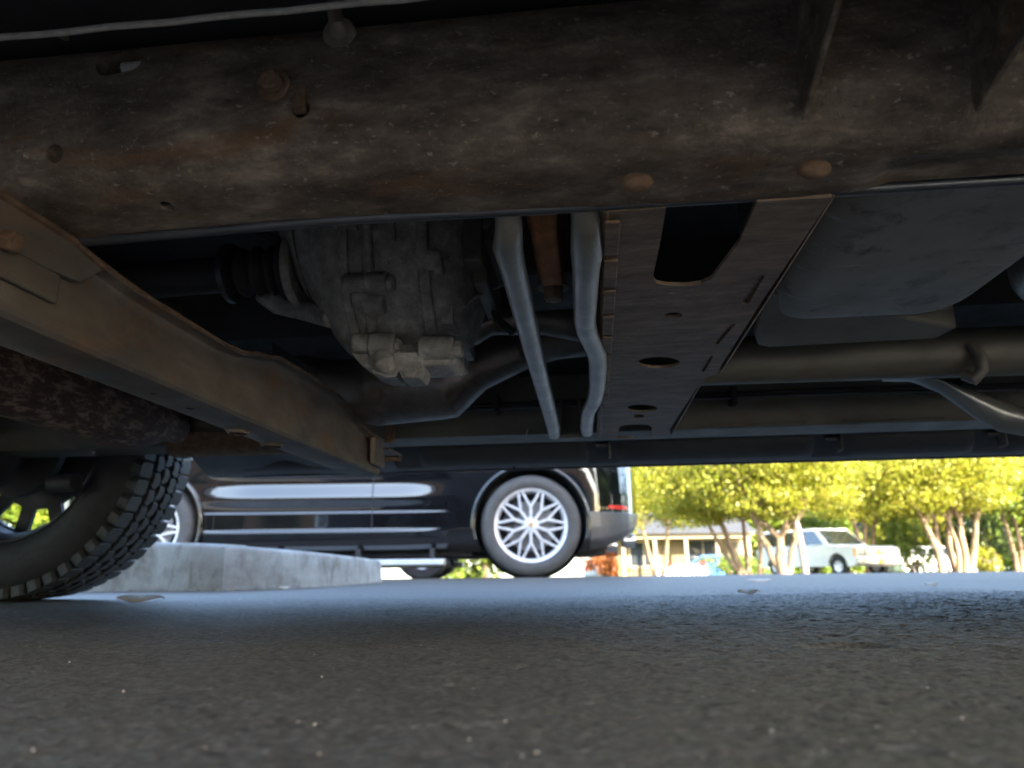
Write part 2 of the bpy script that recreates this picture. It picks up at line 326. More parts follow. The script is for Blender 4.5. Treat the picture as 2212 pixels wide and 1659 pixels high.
# near frame rail
us = np.concatenate([np.linspace(-1.7, -.6, 20), np.linspace(-.58, .52, 160), np.linspace(.55, 2.6, 30)])
rings = []
for u in us:
    lip = .337 + .0012*wob(u, 2) + (.006*min(1, max(0, (u-.205)/.025)))
    e = .0012*wob(u, 5)
    rings.append([(u, v, z) for v, z in [(.470, .58), (.467, .480), (.459, .471), (.447, .466), (.4385+e*.3, .459), (.4345+e*.5, .445), (.4342+e, .42), (.434+e, .400), (.435+e, .385), (.438+e, .371),
                 (.443+e*.7, .360), (.451, .351), (.461, .3455), (.474, .342+e), (.490, lip+.002), (.506, lip+.0005), (.514+.001*wob(u, 9), lip), (.516, lip+.003), (.512, .346), (.512, .58)]])
rail = obj('frame_rail', MB().loft(rings), RAIL, T, smooth=45)
c = MB()
for px, py, r1, sq in ((110, 325, .0068, 1.), (650, 236, .0066, 1.)):
    p = tv(px, py, .4345); c.tube([p-Vector((0, .03, 0)), p+Vector((0, .05, 0))], r1, 18)
a, b_ = tv(234, 138, .4345), tv(280, 128, .4345)
for q in (a, b_): q.y = .4345
c2 = MB()
for k in range(2): pass
slot = []
d = (b_-a); R_ = .0105
for k in range(9): 
    t = math.pi/2+math.pi*k/8; slot.append((a.x+R_*math.cos(t), a.z+R_*math.sin(t)))
for k in range(9):
    t = -math.pi/2+math.pi*k/8; slot.append((b_.x+R_*math.cos(t), b_.z+R_*math.sin(t)))
c.prism(slot, 1, .40, .49)
p = tz(360, 453, .339); c.tube([p-Vector((0, 0, .02)), p+Vector((0, 0, .04))], .0055, 18)
cut(rail, c, 45)
p = a.lerp(b_, .62); obj('pale_slot_tube', MB().tube([p+Vector((-.006, .012, .002)), p+Vector((.016, .013, .003))], .0055, 12), CABLE, rail)  # pale tube inside the slot, standing for the light showing there
for px, py in ((735, 74), (140, 50)):                       # body mount studs
    p = tv(px, py, .436)
    obj('washer', MB().tube([p+Vector((0, .004, 0)), p+Vector((0, -.003, -.001))], .0125, 24), DUSTY, rail, bevel=.001)
    obj('stud', MB().tube([p, p+Vector((0, -.006, .002)), p+Vector((-.004, -.006, .02)), p+Vector((-.01, -.004, .06))], [.0075, .006, .0052, .0052], 14), DUSTY, rail)
p = tv(593, 187, .434)
b1 = obj('washer', MB().tube([p+Vector((0, .003, 0)), p+Vector((0, -.003, -.0005))], .0125, 24), RUST, rail, bevel=.001)
obj('bolt', MB().hexa(p+Vector((0, -.003, 0)), (0, -1, -.1), .0088, .008), RUST, rail, bevel=.0008)
p = tv(648, 212, .432); obj('tab', MB().box((p.x-.004, p.y-.002, p.z-.012), (p.x+.005, p.y+.003, p.z+.009)), RUST, rail, bevel=.001)
for px, py in ((1375, 388), (1758, 359)):                   # pressed rivet domes
    p = tv(px, py, .452); obj('rivet', MB().ball(p+Vector((0, .0005, -.002)), (.0112, .0058, .0072), 20, 10), RUST, rail, smooth=80)
for (tip, topa, topf) in (((1738, 262), (1690, -60), (1832, -60)), ((2113, 243), (2060, -60), (2236, 50))):   # gusset plates standing out of the rail
    q0 = tv(*tip, .4395); q1 = tv(*topa, .437); q2 = tu(topf[0], topf[1], q0.x+.006); q1.x = q0.x-.003
    top = Vector((q0.x+.006, q2.y, q2.z)); th = .0022
    mid = q0.lerp(top, .55)+Vector((0, .004, 0)); hi = Vector((top.x, top.y-.01, top.z+.09)); hr = Vector((q0.x, .45, top.z+.09))
    poly = [q0, mid, top, hi, hr]
    obj('gusset', MB().loft([[p_+Vector((-th, 0, 0)) for p_ in poly], [p_+Vector((th, 0, 0)) for p_ in poly]]), RAIL, rail, bevel=.0012)
p0, p1 = tv(-60, 88, .40), tv(860, -1, .40); p2 = tv(1500, -80, .41)
pts = [p0.lerp(p1, k/12)+Vector((0, 0, .0006*math.sin(k*1.9))) for k in range(13)]+[p2]
obj('cable', MB().tube(pts, .0024, 10), CABLE, T)
p0, p1, p2 = tz(60, 533, .3345), tz(740, 474, .3365), tz(1130, 455, .339)
obj('fuel_line', MB().tube([p0+Vector((-.5, .004, 0)), p0, p1, p2, p2+Vector((.4, .01, .004))], .0042, 12), BLUEB, T)
# left crossmember: pressed channel with rusty edge
zt_tab = [(.30, .331), (.497, .330), (.62, .323), (.76, .322), (.80, .325), (.86, .338), (.92, .350), (1.03, .352), (1.14, .351), (1.20, .343), (1.25, .330), (1.33, .320), (1.46, .319)]
def interp(tab, x):
    for (a, fa), (b, fb) in zip(tab, tab[1:]):
        if x <= b: 
            t = max(0, (x-a)/(b-a)); t = t*t*(3-2*t); return fa+(fb-fa)*t
    return tab[-1][1]
rings = []
for v in np.linspace(.30, 1.40, 90):
    zt = interp(zt_tab, v)
    rings.append([(u, v, z) for u, z in [(-.487, .274), (-.4865, .256), (-.484, .2512), (-.480, .250), (-.434, .250), (-.4295, .2508), (-.427, .2535), (-.4265, .258), (-.4355, zt-.016), (-.4365, zt-.008), (-.435, zt-.003), (-.431, zt-.0005), (-.4215, zt)]])
lx = obj('crossmember', MB().loft(rings, closed=False), LXM, T, smooth=35, solid=.004, label='pressed tan crossmember with rusty edge')
c = MB()
for px, py, r1 in ((333, 847, .0045), (411, 879, .0045), (515, 928, .0115), (588, 957, .0125)):
    p = tz(px, py, .25); c.tube([p-Vector((0, 0, .02)), p+Vector((0, 0, .02))], r1, 20)
p = tu(82, 573, -.436); c.tube([p-Vector((.03, 0, 0)), p+Vector((.02, 0, 0))], .013, 20, flat=[.75, .75])
cut(lx, c, 35)
for px, py, r1 in ((515, 928, .0115), (588, 957, .0125)):
    p = tz(px, py, .25); obj('hole_flange', MB().lathe(p-Vector((0, 0, .006)), (0, 0, 1), [(r1+.0005, .006), (r1, .001), (r1+.0015, 0), (r1+.003, .002), (r1+.006, .0062)], 32), LXM, lx, smooth=60)
v0 = .36
edge = [(-.4225, v, interp(zt_tab, v)+.0015) for v in np.linspace(.3, 1.40, 60)]
obj('edge_bead', MB().tube(edge, .0028, 8), RUST, lx)
obj('patch_plate', MB().loft([[(-.4205, .30, .334), (-.4205, .50, .333), (-.4205, .545, .325), (-.4235, .52, .303), (-.4235, .44, .296), (-.4235, .30, .298)], [(-.434, .30, .338), (-.434, .50, .337), (-.434, .545, .327), (-.440, .52, .303), (-.440, .44, .296), (-.440, .30, .298)]]), LXM, lx, bevel=.001)
obj('edge_strip', MB().tube([(-.4195, .30, .334), (-.4195, .50, .333), (-.4195, .546, .325)], .003, 8), RUST, lx)
obj('weld_tab', MB().box((-.4275, .40, .275), (-.4215, .498, .30)), LXM, lx, bevel=.002)
p = tu(12, 520, -.42); obj('bolt', MB().hexa(p, (1, 0, -.2), .009, .010), RUST, lx, bevel=.001)
# hooked end bracket
e0 = tu(803, 985, -.425)
obj('end_hook', MB().loft([[(-.424, 1.33, .315), (-.424, 1.33, .262), (-.424, 1.40, .262), (-.424, 1.40, .286), (-.424, 1.385, .300), (-.424, 1.385, .315)],
                           [(-.414, 1.335, .315), (-.414, 1.335, .262), (-.414, 1.40, .262), (-.414, 1.40, .286), (-.414, 1.385, .300), (-.414, 1.385, .315)]]), LXM, lx, bevel=.002)
obj('end_tab', MB().box((-.47, 1.40, .300), (-.405, 1.50, .3055)).box((-.47, 1.49, .29), (-.405, 1.495, .300)), LXM, lx, bevel=.001)
# perforated crossmember on the right
PZ = .335
def P2(*pp): return [(q.x, q.y) for q in (tz(x, y, PZ) for x, y in pp)]
outl = [(.020, .5165), (.020, 1.06), (.024, 1.10), (.024, 1.22), (.014, 1.27), (.012, 1.55), (.158, 1.55), (.168, 1.10), (.170, 1.055), (.184, 1.035), (.185, .75), (.189, .5165)]
pl = obj('crossmember', MB().prism(outl, 2, PZ, PZ+.004), BROWN, T, smooth=30, bevel=.0012, label='perforated brown crossmember plate')
c = MB()
big = P2((1441, 425), (1437, 460), (1425, 530), (1412, 590), (1411, 603), (1418, 612), (1440, 617), (1482, 618), (1515, 613), (1537, 602), (1560, 572), (1598, 522), (1625, 460), (1640, 425))
c.prism(big, 2, PZ-.02, PZ+.02)
for px, py, wx, wy in ((1455, 681, 20, 6), (1423, 783, 46, 12), (1387, 882, 33, 8), (1380, 899, 12, 4)):
    e = P2(*[(px+wx*math.cos(t*math.pi/12), py+wy*math.sin(t*math.pi/12)) for t in range(24)]); c.prism(e, 2, PZ-.02, PZ+.02)
c.prism(P2((1334, 946), (1337, 925), (1345, 919), (1370, 917), (1398, 918), (1409, 923), (1405, 946)), 2, PZ-.02, PZ+.02)
for q in (((1617, 657), (1603, 655), (1637, 597), (1652, 596)), ((1551, 744), (1544, 742), (1578, 700), (1589, 701)), ((1521, 803), (1515, 802), (1530, 770), (1541, 771))):
    c.prism(P2(*q), 2, PZ-.02, PZ+.003)
cut(pl, c, 30)
fl = MB()
fl.prism([(.50, PZ+.003), (1.55, PZ+.003), (1.55, PZ+.05), (.50, PZ+.05)], 0, .0155, .0195)
obj('flange', MB().loft([[(x+.0, v, z) for x, z in [(.0185, PZ+.05), (.0145, PZ+.05), (.0145, PZ+.004), (.0165, PZ+.0005), (.0195, PZ-.001), (.0225, PZ+.001)]] for v in (.5175, .8, 1.07, 1.1, 1.22, 1.27, 1.55)]), BROWN, pl, bevel=.001)
obj('flange', MB().loft([[(.190, v, PZ+.001), (.194, v, PZ+.004), (.194, v, PZ+.05), (.190, v, PZ+.05)] for v in (.5175, .75, 1.03)]), BROWN, pl, bevel=.001)
obj('flange', MB().loft([[(.170, v, PZ+.001), (.174, v, PZ+.004), (.174, v, PZ+.05), (.170, v, PZ+.05)] for v in (1.06, 1.3, 1.55)]), BROWN, pl, bevel=.001)
for k in range(9):                                          # folded lip segments along its front edge
    v = .53+k*.075
    obj('lip', MB().box((.0175, v, PZ-.0035), (.0305, v+.062, PZ-.0002)), BROWN, pl, bevel=.0012)
# two crossing tubes with crushed ends
t1 = [Vector((-.060, .522, .352)), Vector((-.060, .535, .340)), tz(1097, 535, PZ+.002), tz(1107, 575, PZ), tz(1150, 750, PZ), tz(1186, 885, PZ), tz(1196, 925, PZ+.001), tz(1197, 941, PZ+.004)]
obj('cross_tube', MB().tube(t1, [.0112, .0112, .0122, .0120, .0124, .0126, .0122, .0100], 22, flat=[1, 1, .9, .97, 1, 1, .95, .8]), TUBEM, T, smooth=50)
t2 = [Vector((.003, .522, .352)), Vector((.003, .535, .340)), tz(1268, 545, PZ+.001), tz(1266, 580, PZ), tz(1263, 690, PZ), tz(1268, 715, PZ), tz(1289, 760, PZ), tz(1292, 785, PZ), tz(1290, 835, PZ), tz(1284, 862, PZ), tz(1270, 890, PZ), tz(1267, 920, PZ+.002), tz(1268, 936, PZ+.005)]
obj('cross_tube', MB().tube(t2, [.0122, .0122, .0130, .0124, .0126, .0126, .0126, .0126, .0126, .0126, .0122, .0118, .0100], 22, flat=[1, 1, .88, .95, 1, 1, 1, 1, 1, 1, 1, .92, .75]), TUBEM, T, smooth=50)
# rusty mount block and nut between the tubes
a, b_ = tv(1140, 455, .60), tv(1214, 535, .60)
mt = obj('mount_block', MB().loft([[(a.x, .54, .46), (b_.x, .54, .46), (b_.x, .70, .46), (a.x, .70, .46)], [(a.x, .54, .43), (b_.x, .54, .43), (b_.x, .70, .43), (a.x, .70, .43)], [(a.x+.002, .55, b_.z+.012), (b_.x-.002, .55, b_.z+.012), (b_.x-.002, .70, b_.z+.012), (a.x+.002, .70, b_.z+.012)], [(a.x+.006, .575, b_.z), (b_.x-.004, .575, b_.z), (b_.x-.004, .69, b_.z), (a.x+.006, .69, b_.z)]]), RUSTO, T, bevel=.003, label='orange rusted mount block')
p = tv(1196, 640, .78)
obj('bracket', MB().box((p.x-.030, .74, p.z+.012), (p.x+.028, .86, p.z+.055)).box((p.x-.036, .73, p.z+.055), (p.x-.022, .75, p.z+.11)).box((p.x+.02, .73, p.z+.055), (p.x+.03, .75, p.z+.11)), DARKM, mt, bevel=.002)
obj('nut', MB().hexa(p+Vector((0, 0, .012)), (0, 0, -1), .0125, .017), BROWN, mt, bevel=.001)
obj('washer', MB().tube([p+Vector((0, 0, .013)), p+Vector((0, 0, .010))], .018, 24), BROWN, mt)
# gearbox
sil = [(-.425, .475, .62), (-.405, .452, .64), (-.372, .412, .655), (-.350, .375, .66), (-.335, .350, .66), (-.322, .340, .66), (-.29, .335, .66), (-.24, .333, .66), (-.195, .333, .66), (-.172, .345, .655), (-.158, .370, .65), (-.146, .410, .65), (-.135, .45, .64)]
rings = []
uu_ = [q[0] for q in sil]
for u in np.linspace(-.425, -.135, 26):
    zb = np.interp(u, uu_, [q[1] for q in sil])+.010; zt = np.interp(u, uu_, [q[2] for q in sil])
    hw = .055+.085*math.sqrt(max(0., 1-abs((u+.262)/.17)**2.2)); ring = []; zc = zb+.16; hz = .16
    for k in range(48):
        t = 2*math.pi*k/48; cs, sn = math.cos(t), math.sin(t); e = 2/2.15
        v = .93+hw*math.copysign(abs(cs)**e, cs); z = zc+hz*math.copysign(abs(sn)**e, sn)
        ring.append((u, v, z if sn < 0 else max(z, zc+.05*sn)))
    rings.append(ring)
gb = obj('gearbox', MB().loft(rings), ALU, T, smooth=55, bevel=.004, label='dirty cast aluminium gearbox housing')
sb = gb.modifiers.new('sub', 'SUBSURF'); sb.levels = 1; sb.render_levels = 2
tex = bpy.data.textures.new('cast', 'CLOUDS'); tex.noise_scale = .02
dm = gb.modifiers.new('cast', 'DISPLACE'); dm.texture = tex; dm.strength = .003; dm.texture_coords = 'LOCAL'
def gsurf(u, z, grow=0.):
    u = min(-.14, max(-.42, u)); zb = float(np.interp(u, uu_, [q[1] for q in sil]))+.010; hw = .055+.085*math.sqrt(max(0., 1-abs((u+.262)/.17)**2.2))
    d_ = min(1., abs(z-(zb+.16))/.16)**2.15; return .93-hw*(1-d_)**(1/2.15) if z < zb+.16 else .93-hw
def G(px, py, v=.82):                                       # a point on the housing's near surface
    w_ = .82
    for _ in range(25):
        p = tv(px, py, w_); w_ += .5*(min(.90, gsurf(p.x, p.z))-w_)
    return tv(px, py, w_-.004+(v-.82)*.3)
def gring(u, grow, th):
    rr_ = []
    for uq in (u-th, u+th):
        zb = float(np.interp(uq, uu_, [q[1] for q in sil]))+.010-grow; hw = .055+.085*math.sqrt(max(0., 1-abs((uq+.262)/.17)**2.2))+grow; rg_ = []
        for k in range(48):
            t = 2*math.pi*k/48; cs, sn = math.cos(t), math.sin(t); e = 2/2.15; hz = .16+grow
            rg_.append((uq, .93+hw*math.copysign(abs(cs)**e, cs), zb+hz+hz*math.copysign(abs(sn)**e, sn)))
        rr_.append(rg_)
    return MB().loft(rr_)
def gpart(name, mb, m=ALU, bevel=.003): return obj(name, mb, m, gb, bevel=min(bevel, .0018), seg=2)
gpart('split_flange', gring(-.298, .006, .006)); gpart('split_flange', gring(-.197, .008, .007)); gpart('split_flange', gring(-.385, .005, .005))
gpart('seam_rib', MB().tube([G(793, 470, .825), G(796, 560, .822), G(800, 640, .822), G(803, 700, .828), G(806, 750, .845)], [.006, .006, .0075, .007, .006], 10))
gpart('seam_rib', MB().tube([G(722, 490, .83), G(745, 487, .825), G(772, 492, .825)], .004, 10))
gpart('seam_rib', MB().tube([G(845, 470, .825), G(848, 520, .825)], .005, 10))
# twin bosses in the middle
for (x0, x1, y, r1) in ((742, 800, 612, .0125), (790, 838, 612, .0145), (765, 800, 645, .012), (785, 832, 655, .014), (764, 800, 742, .013), (798, 857, 745, .0155), (905, 985, 752, .016)):
    q0, q1 = (G(x0, y, .818), G(x1, y, .818)) if y < 700 else (tv(x0, y, .852), tv(x1, y, .852))
    gpart('boss', MB().tube([q0, q0.lerp(q1, .08), q0.lerp(q1, .93), q1], [r1*.8, r1, r1, r1*.85], 18))
for (x, y, r1, l, m_) in ((842, 614, .010, .008, ALU), (803, 668, .009, .008, ALU), (860, 746, .0085, .006, ALU), (946, 582, .010, .010, ALU)):
    p = G(x-4, y, .814) if y < 700 else tv(x-4, y, .850); gpart('bolt', MB().hexa(p, (1, -.15, 0), r1, l), m_, .001)
p = tv(968, 756, .850); gpart('drain_bolt', MB().tube([p, p+Vector((.007, 0, 0))], .0125, 20).hexa(p+Vector((.006, 0, 0)), (1, -.1, 0), .0115, .013), ALU, .0012)
gpart('boss', MB().tube([G(935, 585, .825), G(935, 560, .825), G(938, 545, .83)], [.014, .013, .01], 16))
# sump foot
a, b_ = tv(752, 772, .86), tv(985, 792, .86)
gpart('sump_plate', MB().loft([[(a.x, .865, a.z+.02), (b_.x-.002, .86, b_.z+.03), (b_.x-.002, .99, b_.z+.04), (a.x, .99, a.z+.03)], [(a.x+.004, .858, a.z+.004), (b_.x-.002, .85, b_.z+.012), (b_.x-.002, .97, b_.z+.02), (a.x+.004, .97, a.z+.01)], [(a.x+.02, .855, b_.z+.005), (b_.x-.006, .848, b_.z+.004), (b_.x-.006, .92, b_.z+.003), (a.x+.025, .92, b_.z+.004)], [(a.x+.03, .857, b_.z), (b_.x-.012, .85, b_.z), (b_.x-.012, .91, b_.z), (a.x+.03, .91, b_.z)]]), ALU, .003)
p = tv(828, 768, .85); q = tv(850, 806, .85)
gpart('drain_nose', MB().tube([p, p.lerp(q, .5)+Vector((-.004, -.004, 0)), q], [.014, .016, .007], 16))
a, b_ = tv(808, 788, .86), tv(918, 822, .86)
gpart('lower_boss', MB().prism([(a.x, a.z), (a.x+.003, b_.z+.008), (a.x+.02, b_.z+.002), (a.x+.034, b_.z+.002), (a.x+.036, b_.z+.008), (b_.x-.03, b_.z+.010), (b_.x-.026, b_.z), (b_.x-.004, b_.z), (b_.x, b_.z+.008), (b_.x, a.z+.01), (a.x, a.z+.01)], 1, .845, .89), ALU, .003)
p = tv(887, 803, .848); gpart('bolt', MB().hexa(p, (0, -1, -.2), .0095, .008), ALU, .001)
# stacked flanges and ribs on its right
for (x0, x1, y0, y1, v0_, v1_) in ((955, 978, 450, 700, .85, 1.02), (985, 1005, 450, 640, .90, 1.04), (1012, 1026, 500, 640, .95, 1.05), (1000, 1040, 470, 560, .82, .98), (1030, 1065, 450, 520, .84, 1.0), (1020, 1052, 560, 610, .86, 1.0)):
    a, b_ = tv(x0, y0, v0_), tv(x1, y1, v0_); gpart('flange', MB().box((a.x, v0_, b_.z), (b_.x, v1_, .66)), OLIVE if x0 > 960 else ALU, .003)
for (x, y) in ((1010, 500), (1045, 485), (1018, 560), (1036, 610)):
    p = G(x, y, .84); gpart('bolt', MB().hexa(p, (.3, -1, 0), .009, .010), ALU, .001)
p0, p1 = G(985, 672, .87), G(1085, 612, .95); gpart('arm', MB().tube([p0, p0.lerp(p1, .3)+Vector((0, 0, .004)), p1], [.008, .005, .006], 10, flat=[.6, .6, .6]))
a = G(600, 652, .90); gpart('lug', MB().tube([G(560, 640, .9), G(600, 655, .89), G(660, 672, .88), G(715, 690, .88)], [.008, .016, .014, .012], 12), ALU)
# ribbed boot and shaft
c0 = tv(630, 588, .90); prof = []
L0 = tv(496, 588, .90).x-c0.x
for k in range(41):
    t = k/40; r1 = .032-.003*t+.006*math.cos(t*4*2*math.pi)*(1-.2*t) if .08 < t < .95 else (.045 if t <= .08 else .040); prof.append((r1, L0*t))
bt = obj('shaft_boot', MB().lathe((c0.x, .90, c0.z+.003), (1, 0, 0), prof, 32), DARKM, T, smooth=60)
obj('clamp_ring', MB().lathe((c0.x+.004, .90, c0.z+.003), (1, 0, 0), [(.052, 0), (.055, .003), (.055, .010), (.052, .013), (.03, .013)], 40), ALU, bt)
obj('clamp_ring', MB().lathe((c0.x+L0, .90, c0.z+.003), (1, 0, 0), [(.036, 0), (.0425, .001), (.0425, .009), (.036, .010)], 40), BLUEB, bt)
obj('propeller_shaft', MB().tube([(c0.x+L0+.01, .90, c0.z+.003), (-.75, .90, .47), (-1.3, .92, .44)], [.026, .026, .026], 20), DARKM, T)
q4 = [tv(588, 738, 1.12), tv(664, 790, 1.12), tv(664, 822, 1.12), tv(588, 800, 1.12)]
obj('stub_plate', MB().loft([q4, [q+Vector((0, .006, 0)) for q in q4]]), BLUEB, T)
obj('stub_bracket', MB().box((tv(293, 635, .98).x, .98, tv(293, 670, .98).z), (tv(343, 635, .98).x, 1.05, tv(293, 635, .98).z)), OLIVE, T, bevel=.003)
# exhaust: catalyst can, cone, pipe and the scaly pipe on the left
def E(px, py, v=1.24): return tv(px, py, v)
cc = E(880, 835); rr = .066
p_ = [E(640, 800), E(700, 815), E(745, 828), E(805, 838), E(812, 838), E(948, 826), E(956, 825), E(1030, 790), E(1130, 755), E(1200, 735, 1.2), E(1330, 720, 1.15)]
rs = [.030, .034, .045, rr, rr+.004, rr+.002, rr+.004, .046, .036, .034, .034]
obj('exhaust_catalyst', MB().tube(p_, rs, 30), EXH, T, smooth=40)
obj('exhaust_pipe', MB().tube([E(1330, 720, 1.15), E(1180, 690, 1.12), E(1060, 690, 1.10), E(1020, 712, 1.10), E(960, 730, 1.1)], [.026]*5, 20), EXH, T)
rp = [(-.60, .72, .330), (-.605, .95, .333), (-.61, 1.18, .336), (-.61, 1.30, .338), (-.61, 1.36, .343), (-.61, 1.40, .35)]
q0, q1 = tz(0, 863, .275), tz(325, 957, .275)
dirv = (q1-q0).normalized(); base = q0+Vector((-.045, 0, .052))
rp = [base+dirv*t for t in (-.5, -.2, 0, .12, .24, .31, .36, .385, .40, .47)]
obj('exhaust_pipe', MB().tube(rp, [.058, .058, .058, .058, .057, .055, .050, .040, .028, .026], 28), RUSTP, T, smooth=50, label='scaly rusted exhaust pipe')
q = tv(255, 935, 1.42); obj('rusty_guard', MB().ball((q.x, 1.44, q.z+.045), (.12, .10, .075), 24, 12), RUST, T, smooth=80)
p0, p1 = tv(-80, 945, 1.56), tv(330, 943, 1.56)
obj('stabiliser_bar', MB().tube([p0+Vector((-.6, 0, 0)), p0, p1, p1+Vector((.25, .02, .03))], .0135, 16), BLUEB, T)
q = tv(203, 968, 1.58); obj('brake_bleeder', MB().tube([q+Vector((0, 0, .012)), q-Vector((0, 0, .013))], [.004, .003], 8), CABLE, T)
# fuel tank and its strap
def rbox(mb, c0, c1, r_, n=6):                              # box with rounded edges all round, as stacked rounded rectangles
    (x0, y0, z0), (x1, y1, z1) = c0, c1; rings = []
    lay = [(z0+r_*(1-math.cos(math.pi/2*k/n)), r_*(1-math.sin(math.pi/2*k/n))) for k in range(n+1)]+[(z1, 0)]
    for z, ins in lay:
        ring = []; R1 = max(r_*1.35-ins, .004)
        for (cx, cy, a0) in ((x1-ins-R1, y1-ins-R1, 0), (x0+ins+R1, y1-ins-R1, 90), (x0+ins+R1, y0+ins+R1, 180), (x1-ins-R1, y0+ins+R1, 270)):
            for k in range(n+1):
                t = rad(a0+90*k/n); ring.append((cx+R1*math.cos(t), cy+R1*math.sin(t), z))
        rings.append(ring)
    return mb.loft(rings)
tk = obj('fuel_tank', rbox(MB(), (.196, .47, .360), (.478, .930, .55), .062, 10), TANK, T, smooth=60, label='grey plastic fuel tank')
obj('fuel_tank', rbox(MB(), (.50, .45, .352), (1.5, .90, .55), .045, 8), SILV, T, smooth=60)
tb = [tz(1655, 690, .352), tz(1690, 718, .352), tz(1720, 726, .352), tz(2000, 716, .352), tz(2020, 700, .352)]
obj('tank_skid', MB().loft([[(.205, .80, .372), (.216, .92, .358), (.228, .955, .352), (.245, .963, .35), (.455, .955, .35), (.472, .93, .356)], [(.205, .80, .42), (.216, .92, .42), (.228, .955, .42), (.245, .963, .42), (.455, .955, .42), (.472, .93, .42)]]), OLIVE, tk, bevel=.004)
for px, py in ((1930, 541), (1812, 669), (2036, 662), (2205, 531)):
    p = tz(px, py, .3615); obj('moulded_disc', MB().lathe(p, (0, 0, 1), [(.0085, -.0003), (.009, -.0011), (.0098, -.0003)], 24), TANK, tk)
p0, p1 = tz(1935, 527, .362), tz(2190, 518, .362); obj('moulding_line', MB().tube([p0, p1], .0006, 6), TANK, tk)
# drive shaft, clamp and silver heat shield arm
a = tv(1500, 782, 1.10); b_ = tv(2212, 757, 1.10)
obj('drive_shaft', MB().tube([(a.x-.06, 1.10, a.z), (a.x, 1.10, a.z), (b_.x, 1.10, b_.z), (2.2, 1.06, .38)], [.037]*4, 28), OLIVE, T)
cl = [tv(2100, 745, 1.06), tv(2118, 770, 1.055), tv(2122, 800, 1.055), tv(2105, 820, 1.06), tv(2085, 810, 1.07)]
obj('pipe_hook', MB().tube(cl, .0085, 12), OLIVE, T)
topl = [(1905, 818), (1930, 810), (1959, 807), (2029, 818), (2100, 842), (2146, 858), (2212, 882), (2300, 915)]
botl = [(1907, 822), (1935, 823), (1970, 823), (2029, 846), (2107, 901), (2160, 931), (2212, 940), (2300, 945)]
rings = []
for (x0, y0), (x1, y1) in zip(topl, botl):
    A_, B_ = tv(x0, y0, 1.30), tv(x1, y1, 1.30); ring = []
    for k in range(9):
        t = k/8; ring.append(tuple(A_.lerp(B_, t)+Vector((0, -.022*math.sin(math.pi*t), 0))))
    for k in range(8, -1, -1):
        t = k/8; ring.append(tuple(A_.lerp(B_, t)+Vector((0, -.022*math.sin(math.pi*t)+.005, 0))))
    rings.append(ring)
obj('heat_shield_arm', MB().loft(rings), SILV, T, smooth=50)
# far frame rail
rings = [[(u, v, z) for v, z in [(1.535, .50), (1.532, .40), (1.534, .365), (1.545, .349), (1.60, .345), (1.63, .345), (1.635, .36), (1.635, .50)]] for u in np.linspace(-1.7, 2.6, 30)]
obj('frame_rail', MB().loft(rings), OLIVE, T, smooth=45)
q0, q1 = tv(1900, 852, 1.525), tv(1955, 845, 1.525); obj('label_plate', MB().box((q0.x, 1.528, q1.z-.003), (q1.x, 1.534, q0.z+.004)), SILV, T)
for px, py, s_ in ((1233, 905, 1), ):                       # little hanger between tube ends
    p = tv(px, py, 1.50); obj('hanger', MB().box((p.x-.022, 1.49, p.z-.03), (p.x-.016, 1.53, p.z+.04)).box((p.x+.016, 1.49, p.z-.03), (p.x+.022, 1.53, p.z+.04)).box((p.x-.022, 1.49, p.z-.042), (p.x+.022, 1.53, p.z-.03)), OLIVE, T, bevel=.002)
p = tv(1137, 940, 1.53); obj('cable_tail', MB().tube([p, p+Vector((.003, 0, .014))], .0018, 6), CABLE, T)
p = tv(842, 945, 1.5); obj('stud', MB().tube([p+Vector((0, 0, .05)), p-Vector((0, 0, .012))], [.008, .012], 12), RUST, T)
for zz, vv, m_ in ((.402, 1.50, BLUEB), (.415, 1.515, DARKM), (.43, .545, BLUEB)):   # brake lines clipped along the rails
    obj('brake_line', MB().tube([(u, vv+.003*math.sin(u*6), zz+.004*math.sin(u*4.1)) for u in np.linspace(-1.2, 2.2, 60)], .0035, 8), m_, T)
for u in (-.62, -.2, .3, .75, 1.2): obj('line_clip', MB().box((u-.006, 1.492, .392), (u+.006, 1.534, .428)), DARKM, T, bevel=.002)
obj('wiring_loom', MB().tube([tv(x, y, .97) for x, y in ((1000, 440), (1040, 500), (1058, 560), (1050, 620), (1075, 690), (1110, 720))], .006, 10), DARKM, T)
obj('breather_hose', MB().tube([tv(x, y, .88) for x, y in ((690, 440), (670, 500), (640, 530), (600, 520), (560, 500), (520, 470))], .006, 10), DARKM, T)
for t_ in (.812, .955):
    pass
for u in (.35, .62): obj('weld_bead', MB().tube([(u-.10, 1.533, .352), (u, 1.5335, .351), (u+.10, 1.533, .352)], .003, 8), OLIVE, T)
obj('tank_seam', MB().loft([[(u, .47, .41), (u, .932, .41), (u, .936, .414), (u, .932, .418), (u, .47, .418)] for u in (.20, .30, .46)]), TANK, tk, bevel=.001)
